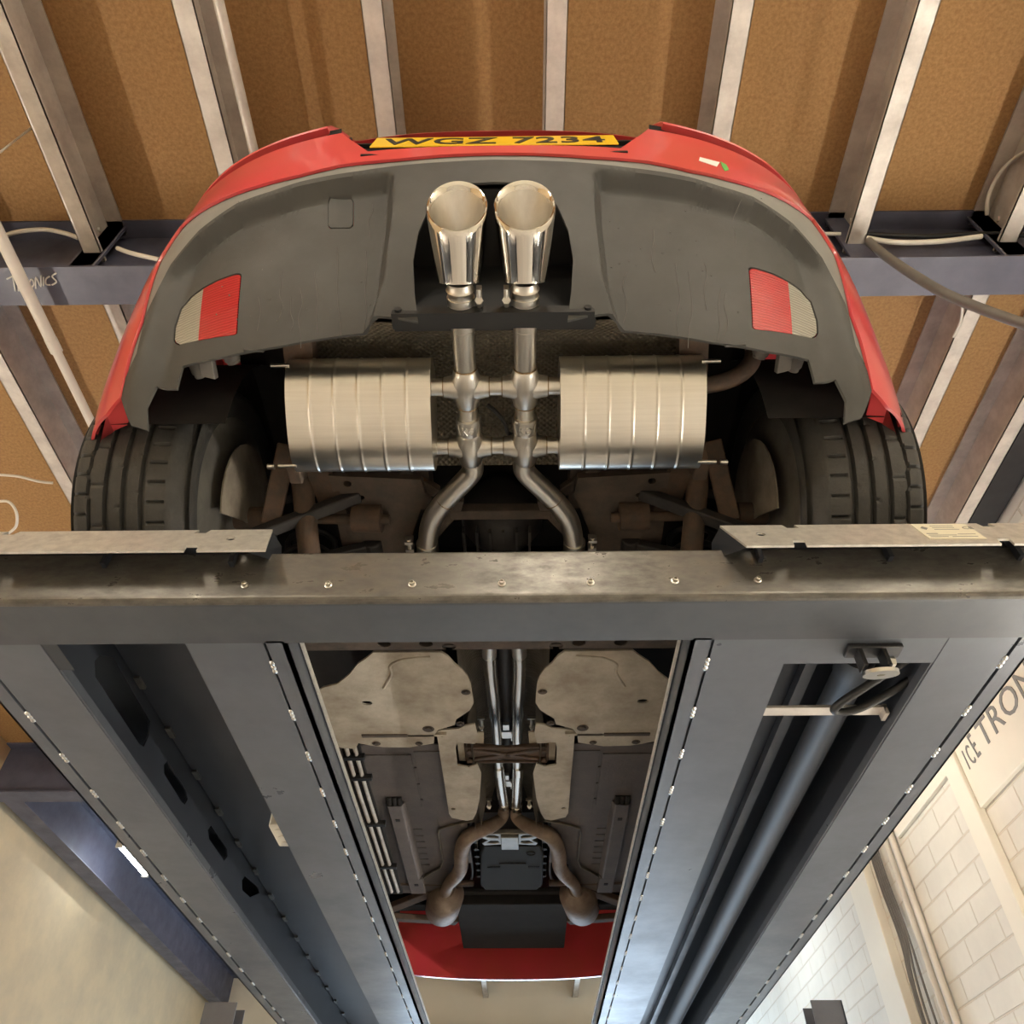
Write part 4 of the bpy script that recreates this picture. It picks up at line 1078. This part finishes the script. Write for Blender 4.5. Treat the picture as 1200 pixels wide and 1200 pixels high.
# silencers: ribbed wrap of an oval box
def silencer(s_):
    yc, zc, a, b, TL = .995, 1.32, .119, .064, math.radians(31)
    xs = [.132, .1325]+[.1325+(.4265-.1325)*k/210 for k in range(1, 210)]+[.4265, .427]
    SEG = 72; vs = []
    for i, x in enumerate(xs):
        rib = 0
        for k in range(1, 6):
            d = (x-(.132+.295*k/6))/.0024
            rib += .0016*math.exp(-d*d)
        for k in range(SEG):
            t = 2*PI*k/SEG; e = .85
            c, sn = (a+rib)*math.copysign(abs(math.cos(t))**e, math.cos(t)), (b+rib)*math.copysign(abs(math.sin(t))**e, math.sin(t))
            vs.append((s_*x, yc+c*math.cos(TL)+sn*math.sin(TL), zc-c*math.sin(TL)+sn*math.cos(TL)))
    n = len(xs)
    fs = [(i*SEG+k, i*SEG+(k+1) % SEG, (i+1)*SEG+(k+1) % SEG, (i+1)*SEG+k) for i in range(n-1) for k in range(SEG)]
    if s_ < 0: fs = [f[::-1] for f in fs]
    fs = [f[::-1] for f in fs]
    m = MB().add(vs, fs, True)
    m.add([vs[k] for k in range(SEG)], [tuple(range(SEG))[::(1 if s_ > 0 else -1)]]); m.add([vs[(n-1)*SEG+k] for k in range(SEG)], [tuple(range(SEG))[::(-1 if s_ > 0 else 1)]])
    o = cobj('silencer', m, 'brushed')
    for y, z in ((.885, 1.345), (1.06, 1.235)):
        r = MB().cyl((s_*.42, y, z), (s_*.458, y, z), .0042, 10)
        if y > 1: r.cyl((s_*.47, y+.01, z+.01), (s_*.485, y+.01, z+.01), .006, 10)
        cobj('mounting_rod', r, 'zinc', o)
silencer(-1); silencer(1)
# heat shield sheet above the rear silencers, behind the valance
hsn = MB(); n = 24
rows = []
for k in range(n+1):
    x = -.43+.86*k/n; e = .012*math.cos(x/.43*PI/2)
    rows.append([(x, .80, 1.36+.02*(abs(x)/.43)**2), (x, .87, 1.425), (x, 1.0, 1.47), (x, 1.16, 1.47), (x, 1.24, 1.44)])
hsn.add([p for r in rows for p in r]+[(p[0], p[1], p[2]+.003) for r in rows for p in r],
        [(k*5+i, k*5+i+1, k*5+6+i, k*5+5+i) for k in range(n) for i in range(4)]+[(125+k*5+i, 125+k*5+5+i, 125+k*5+6+i, 125+k*5+1+i) for k in range(n) for i in range(4)], True)
cobj('heat_shield', hsn, 'dimpled')
hb = MB().box((-.205, 1.0, 1.30), (-.16, 1.012, 1.40)).box((-.185, .985, 1.335), (-.172, 1.0, 1.36)); cobj('exhaust_hanger', hb, 'dark_steel')
cobj('sensor_wire', MB().tube([(-.02, 1.0, 1.36), (0.0, 1.01, 1.345), (.018, 1.03, 1.33), (.022, 1.06, 1.34), (.03, 1.09, 1.37)], .0045, 8), 'black_plastic')

# ---- underfloor from the rear crossmember forward
def poly_at(pts, z): return [tuple(C(u, v, z=z)[:2]) for u, v in pts]
def circ(u, v, z, r, n=12, sx=1): 
    c = C(u, v, z=z); return [(c.x+r*sx*math.cos(2*PI*t/n), c.y+r*math.sin(2*PI*t/n)) for t in range(n)]
hl = [circ(u, v, 1.20, r, 12, 1.3) for u, v, r in ((450, 755, .014), (499, 754.5, .014), (526, 758, .014))]
hl += [[(-x, y) for x, y in h] for h in hl]
m = MB().prism([(-.62, 1.52), (.62, 1.52), (.62, 1.665), (-.62, 1.665)], 1.20, 1.206, hl); m.box((-.62, 1.52, 1.207), (.62, 1.53, 1.30)).box((-.62, 1.655, 1.207), (.62, 1.665, 1.30))
cobj('rear_crossmember', m, 'subframe', bevel=.002)
zt = 1.215
tr_px = Z([(955, 112), (1000, 140), (1045, 190), (1092, 225), (1130, 270), (1152, 320), (1165, 400), (1172, 450), (1158, 478), (1145, 500), (1100, 530), (1055, 560), (1045, 598), (935, 630), (908, 665), (905, 722), (800, 738), (740, 748), (565, 746), (485, 736), (400, 720), (380, 758), (290, 752), (180, 720), (60, 690), (-10, 500), (60, 430), (160, 350), (260, 325), (340, 260), (395, 190), (455, 150), (500, 112)], 350, 745, 5.714)
hls = [circ(430, 824, zt, .011, 12, 1.5)]
tr_ = poly_at(tr_px, zt)
m = MB().prism(tr_, zt, zt+.006, hls)
m.box((-.30, 2.12, zt-.0), (-.18, 2.13, zt+.03))
t1, t2 = pair('underfloor_tray', m, 'tray')
# pressed details on the trays: raised pad, bosses, swage
def bosses(par, s_):
    d = MB()
    for u, v, r in ((502, 854, .012), (491, 871, .008), (441, 871, .009), (546, 811, .009), (539, 848, .009)):
        c = C(u, v, z=zt); d.lathe([(0, r*1.5), (-.003, r), (.004, r*.8)], (s_*abs(c.x), c.y, zt-.001), (0, 0, -1), 16)
    cobj('fastener', d, 'subframe', par)
    d = MB(); a = C(424, 862, z=zt); b = C(478, 862, z=zt); d.box((s_*abs(a.x), a.y-.008, zt-.004), (s_*abs(b.x), a.y+.008, zt+.001))
    a = C(470, 778, z=zt); b = C(505, 770, z=zt)
    cobj('swage', d, 'subframe', par, bevel=.003)
    d = MB(); pts = [C(u, v, z=zt) for u, v in Z([(570, 350), (620, 260), (615, 200), (690, 160), (760, 150), (880, 140)], 350, 745, 5.714)]
    d.tube([(s_*abs(p.x), p.y, zt) for p in pts], .004, 8, 6)
    cobj('bead', d, 'tray', par)
bosses(t1, -1); bosses(t2, 1)
# tunnel shield between the trays
n = 16; ts = MB(); rows = []
for k in range(n+1):
    t = PI*k/n; rows.append([(-.125*math.cos(t)*(1-.0), y, 1.235+(.19+.0*y)*math.sin(t)**.7) for y in (1.665, 2.2, 2.8, 3.02)])
ts.add([p for r in rows for p in r], [(k*4+i, k*4+i+1, k*4+5+i, k*4+4+i) for k in range(n) for i in range(3)], True)
cobj('tunnel_shield', ts, 'dimpled_dark')
cobj('propshaft', MB().cyl((0, 1.5, 1.385), (0, 2.95, 1.385), .028, 20).box((-.022, 1.69, 1.345), (.022, 1.78, 1.352)), 'dark_steel')
# beige tunnel side shields with a cut-out for the brace
zs_ = 1.225
ss_px = Z([(335, 325), (345, 318), (415, 312), (440, 300), (470, 296), (478, 330), (470, 365), (405, 362), (402, 380), (408, 440), (450, 447), (478, 436), (492, 470), (486, 560), (474, 610), (462, 632), (440, 636), (388, 625), (378, 610), (362, 500), (345, 395)], 400, 750, 3)
m = MB().prism(poly_at(ss_px, zs_), zs_, zs_+.005, [circ(518, 863, zs_, .004), circ(531, 948, zs_, .008)])
pair('tunnel_side_shield', m, 'tray')
pk = MB(); c1 = C(403, 0+875, z=zs_); pk.prism(poly_at(Z([(395, 355), (500, 355), (500, 455), (395, 455)], 400, 750, 3), zs_), zs_+.03, zs_+.034)
pair('shield_pocket', pk, 'tray')
sw = MB(); sw.add([(-.112, 2.05, zs_), (-.10, 2.78, zs_), (-.085, 2.78, 1.32), (-.095, 2.05, 1.32)], [(0, 1, 2, 3), (3, 2, 1, 0)])
pair('shield_wall', sw, 'shield_alu')
# cross brace
zb_ = 1.245; bc = C(592, 883, z=zb_)
b_ = MB(); hw, hh = .135, .05
b_.prism([(-hw, bc.y-hh), (-hw*.85, bc.y-hh*1.05), (0, bc.y-hh*.62), (hw*.85, bc.y-hh*1.05), (hw, bc.y-hh), (hw, bc.y+hh), (hw*.85, bc.y+hh), (0, bc.y+hh*.8), (-hw*.85, bc.y+hh), (-hw, bc.y+hh)], zb_, zb_+.012)
for s_ in (-1, 1):
    b_.bar((-.12, bc.y+s_*.035, zb_-.003), (.12, bc.y-s_*.035, zb_-.003), .014, .010)
    b_.bar((-.13, bc.y+s_*.046, zb_-.003), (.13, bc.y+s_*.046, zb_-.003), .008, .010)
    b_.cyl((s_*.118, bc.y+.03, zb_-.012), (s_*.118, bc.y+.03, zb_), .010, 8).cyl((s_*.118, bc.y-.028, zb_-.012), (s_*.118, bc.y-.028, zb_), .010, 8)
cobj('cross_brace', b_, 'rust', bevel=.003)
for v in (849, 908):
    p = C(593, v, z=1.34)
    hg = MB().box((p.x-.010, p.y-.016, p.z-.012), (p.x+.010, p.y+.016, p.z)).box((p.x-.018, p.y+.035, p.z-.008), (p.x+.018, p.y+.075, p.z-.003)).box((p.x-.020, p.y+.04, p.z-.012), (p.x-.016, p.y+.085, p.z+.004)).box((p.x+.016, p.y+.04, p.z-.012), (p.x+.020, p.y+.085, p.z+.004))
    cobj('pipe_bridge', hg, 'zinc')
# brown floor panels
zf_ = 1.255
ry = C(600, 872, z=zf_).y; fy = C(600, 1046, z=zf_).y
slot = None
def floorpanel():
    m = MB(); hl = []
    for j in range(3):
        for k in range(6):
            x = -.50+.065*k; y = ry+.14+.115*j+.01*(k % 2)
            hl.append([(x+.006*math.cos(t*PI/3), y+.005*math.sin(t*PI/3)) for t in range(6)])
    for k in range(7): 
        y = ry+.62+.055*k; hl.append([(-.345-.018, y), (-.345+.018, y), (-.345+.018, y+.006), (-.345-.018, y+.006)])
    m.prism([(-.80, ry), (-.155, ry), (-.155, fy-.32), (-.235, fy-.30), (-.235, fy-.02), (-.33, fy), (-.80, fy)], zf_, zf_+.004, hl)
    # raised pressings
    m.prism([(-.56, ry+.06), (-.31, ry+.06), (-.31, ry+.43), (-.345, ry+.46), (-.52, ry+.44), (-.56, ry+.40)], zf_-.004, zf_)
    m.prism([(-.30, ry+.04), (-.18, ry+.04), (-.18, fy-.38), (-.26, fy-.38), (-.26, ry+.53), (-.30, ry+.50)], zf_-.003, zf_)
    return m
f1, f2 = pair('floor_panel', floorpanel(), 'underseal', bevel=.002)
def rail(s_):
    m = MB(); a = C(463, 944, z=zf_-.02); b = C(484, 1030, z=zf_-.02); x0, x1 = a.x, b.x
    xm = -abs(x0); y0, y1 = a.y, b.y
    pr = [(-.036, 0), (-.028, -.024), (.022, -.024), (.036, 0)]
    vs = []
    for y in (y0, y1): vs += [(xm+px, y, zf_+pz) for px, pz in pr]
    m.add(vs, [(0, 1, 5, 4), (1, 2, 6, 5), (2, 3, 7, 6), (4, 5, 6, 7)])
    m.box((xm-.03, y1, zf_-.022), (xm+.035, y1+.16, zf_-.002))
    h = [MB().cyl((xm-.020+.018*k, y0-.035, zf_-.0035), (xm-.020+.018*k, y0+.0, zf_-.0145), .0095, 10) for k in range(3)]
    h += [MB().box((xm-.010, y0+.10, zf_-.0255), (xm+.006, y0+.118, zf_-.023)), MB().box((xm-.004, y1+.05, zf_-.0235), (xm+.012, y1+.07, zf_-.021))]
    return m, h
m, h = rail(-1)
q = pair('floor_rail', m, 'underseal', bevel=.004)
for b in h:
    b2 = mirror(b); cobj('rail_opening', b, 'liner', q[0]); cobj('rail_opening', b2, 'liner', q[1])
# brake and fuel lines with black clips on the left
ln_ = MB(); zl = 1.235
for du in (0, 9.5):
    ln_.tube([C(404+du*1.05, 870, z=zl), C(418+du, 920, z=zl), C(434+du*.9, 968, z=zl), C(449+du*.85, 1015, z=zl), C(459+du*.8, 1045, z=zl)], .0068, 10, 4)
cobj('fuel_line', ln_, 'galv')
lb = MB(); pts = [C(404+6, 870, z=zl+.012), C(418+5, 920, z=zl+.012), C(434+5, 968, z=zl+.012), C(449+5, 1015, z=zl+.012), C(459+5, 1046, z=zl+.012)]
for a, b in zip(pts, pts[1:]): lb.bar(a, b, .058, .012)
cobj('line_tray', lb, 'liner')
for u, v in ((411, 888), (420, 912), (437, 966), (451, 1016)):
    p = C(u+4, v, z=zl-.006); cobj('line_clip', MB().box((p.x-.034, p.y-.010, p.z-.006), (p.x+.034, p.y+.010, p.z+.012)), 'black_plastic', bevel=.002)
# gearbox, sump pan, mount
zg = 1.275
gp = poly_at([(566, 992), (634, 992), (637, 1000), (636, 1038), (630, 1043), (568, 1043), (563, 1038), (563, 1000)], zg)
gp = [(x, y) for x, y in gp]
g = MB().prism(gp, zg, zg+.05)
gb = cobj('gearbox_pan', g, 'gearbox', bevel=.008, seg=3)
d = MB(); a = C(585, 1012, z=zg); c = C(622, 1000, z=zg); d.box((a.x, a.y-.004, zg-.003), (a.x+.11, a.y+.002, zg+.002))
for k in range(6): d.box((a.x-.035+.0045*k*1.5, a.y+.03, zg-.003), (a.x-.031+.0045*k*1.5, a.y+.045, zg+.002)).box((a.x+.12+.008*k, a.y+.03, zg-.003), (a.x+.124+.008*k, a.y+.05, zg+.002))
d.box((a.x-.05, a.y+.036, zg-.002), (a.x+.0, a.y+.040, zg+.002)); cobj('pan_emblem', MB().ring((c.x, c.y, zg-.001), (0, 0, 1), .017, .002, 20), 'liner', gb)
cobj('pan_ribs', d, 'liner', gb)
g2 = MB().box((-.13, 2.93, 1.345), (.13, 4.1, 1.52)).lathe([(0, .05), (.1, .10), (.3, .14)], (0, 2.72, 1.50), (0, 1, 0), 24)
for s_ in (-1, 1):
    for k in range(6): g2.cyl((s_*.138, 3.1+.07*k, 1.30), (s_*.138, 3.1+.07*k, 1.36), .011, 8)
    g2.tube([(s_*.15, 2.95, 1.33), (s_*.165, 3.1, 1.31), (s_*.165, 3.4, 1.30), (s_*.19, 3.6, 1.33)], .006, 8)
cobj('gearbox', g2, 'dark_steel')
mt = MB(); zm = 1.262; y0 = C(600, 984, z=zm).y
hl = [[(s_*x, y0+y) for x, y in h] for s_ in (-1, 1) for h in ([(.045, -.012), (.085, -.022), (.10, -.036), (.06, -.04), (.042, -.028)], [(.045, .012), (.075, .01), (.09, .03), (.06, .036), (.042, .028)])]
mt.prism([(-.125, y0-.055), (-.09, y0-.05), (0, y0-.052), (.09, y0-.05), (.125, y0-.055), (.115, y0-.02), (.085, y0+.005), (.11, y0+.035), (.10, y0+.055), (.03, y0+.045), (-.03, y0+.045), (-.10, y0+.055), (-.11, y0+.035), (-.085, y0+.005), (-.115, y0-.02)], zm, zm+.02, hl)
mt.box((-.034, y0-.05, zm-.014), (.034, y0+.062, zm))
cobj('gearbox_mount', mt, 'alloy', bevel=.003)
# bent heat shields beside the catalysts
hh_ = MB(); za = 1.245
pts = [C(u, v, z=za) for u, v in Z([(1170, 510), (1050, 530), (950, 555), (880, 580), (872, 620), (910, 840), (890, 900), (830, 930), (750, 980)], 390, 890, 7.06)]
vs = [p for p in pts]+[p+Vector((0.012, 0, .10)) for p in pts]; n = len(pts)
hh_.add(vs, [(i, i+1, n+i+1, n+i) for i in range(n-1)], True); hh_.tube(pts, .0035, 6, 1)
pair('catalyst_shield', hh_, 'shield_alu')
# engine bay underside and front suspension
eu = MB().box((-.26, 3.62, 1.30), (.26, 4.4, 1.32)).box((-.55, 3.66, 1.26), (.55, 3.74, 1.31))
cobj('front_subframe', eu, 'liner', bevel=.005)
fa = MB().bar((-.60, 3.70, 1.24), (-.26, 3.45, 1.27), .05, .025).bar((-.60, 3.74, 1.24), (-.26, 3.9, 1.27), .05, .025).cyl((-.5, 3.40, 1.26), (-.16, 3.44, 1.27), .013, 12)
pair('front_control_arm', fa, 'rust', bevel=.004)

# ================================================================== CAMERA, LIGHT
cam = bpy.data.cameras.new('camera'); co = bpy.data.objects.new('camera', cam); COL.objects.link(co)
co.location = (0, 0, CZ); co.rotation_euler = (PI/2+TH, 0, PSI)
cam.sensor_width = 36; cam.lens = 36*F/1200; cam.clip_start = .02; cam.clip_end = 100
S.camera = co
w = bpy.data.worlds.new('daylight'); S.world = w; w.use_nodes = True
w.node_tree.nodes['Background'].inputs['Color'].default_value = (.55, .75, 1, 1); w.node_tree.nodes['Background'].inputs['Strength'].default_value = 1.5
la = bpy.data.lights.new('doorway_daylight', 'AREA'); la.shape = 'RECTANGLE'; la.size = DX1-DX0-.1; la.size_y = DZ-ZF-.1; la.energy = 300; la.color = (.62, .80, 1.0)
lo = bpy.data.objects.new('doorway_daylight', la); COL.objects.link(lo); lo.location = ((DX0+DX1)/2, YF+.3, (DZ+ZF)/2+CZ); lo.rotation_euler = (-PI/2, 0, 0)
S.view_settings.view_transform = 'Standard'; S.view_settings.look = 'None'; S.view_settings.gamma = 1; S.view_settings.exposure = 0.12
S.cycles.use_denoising = True
S.cycles.max_bounces = 10; S.cycles.diffuse_bounces = 5; S.cycles.glossy_bounces = 8
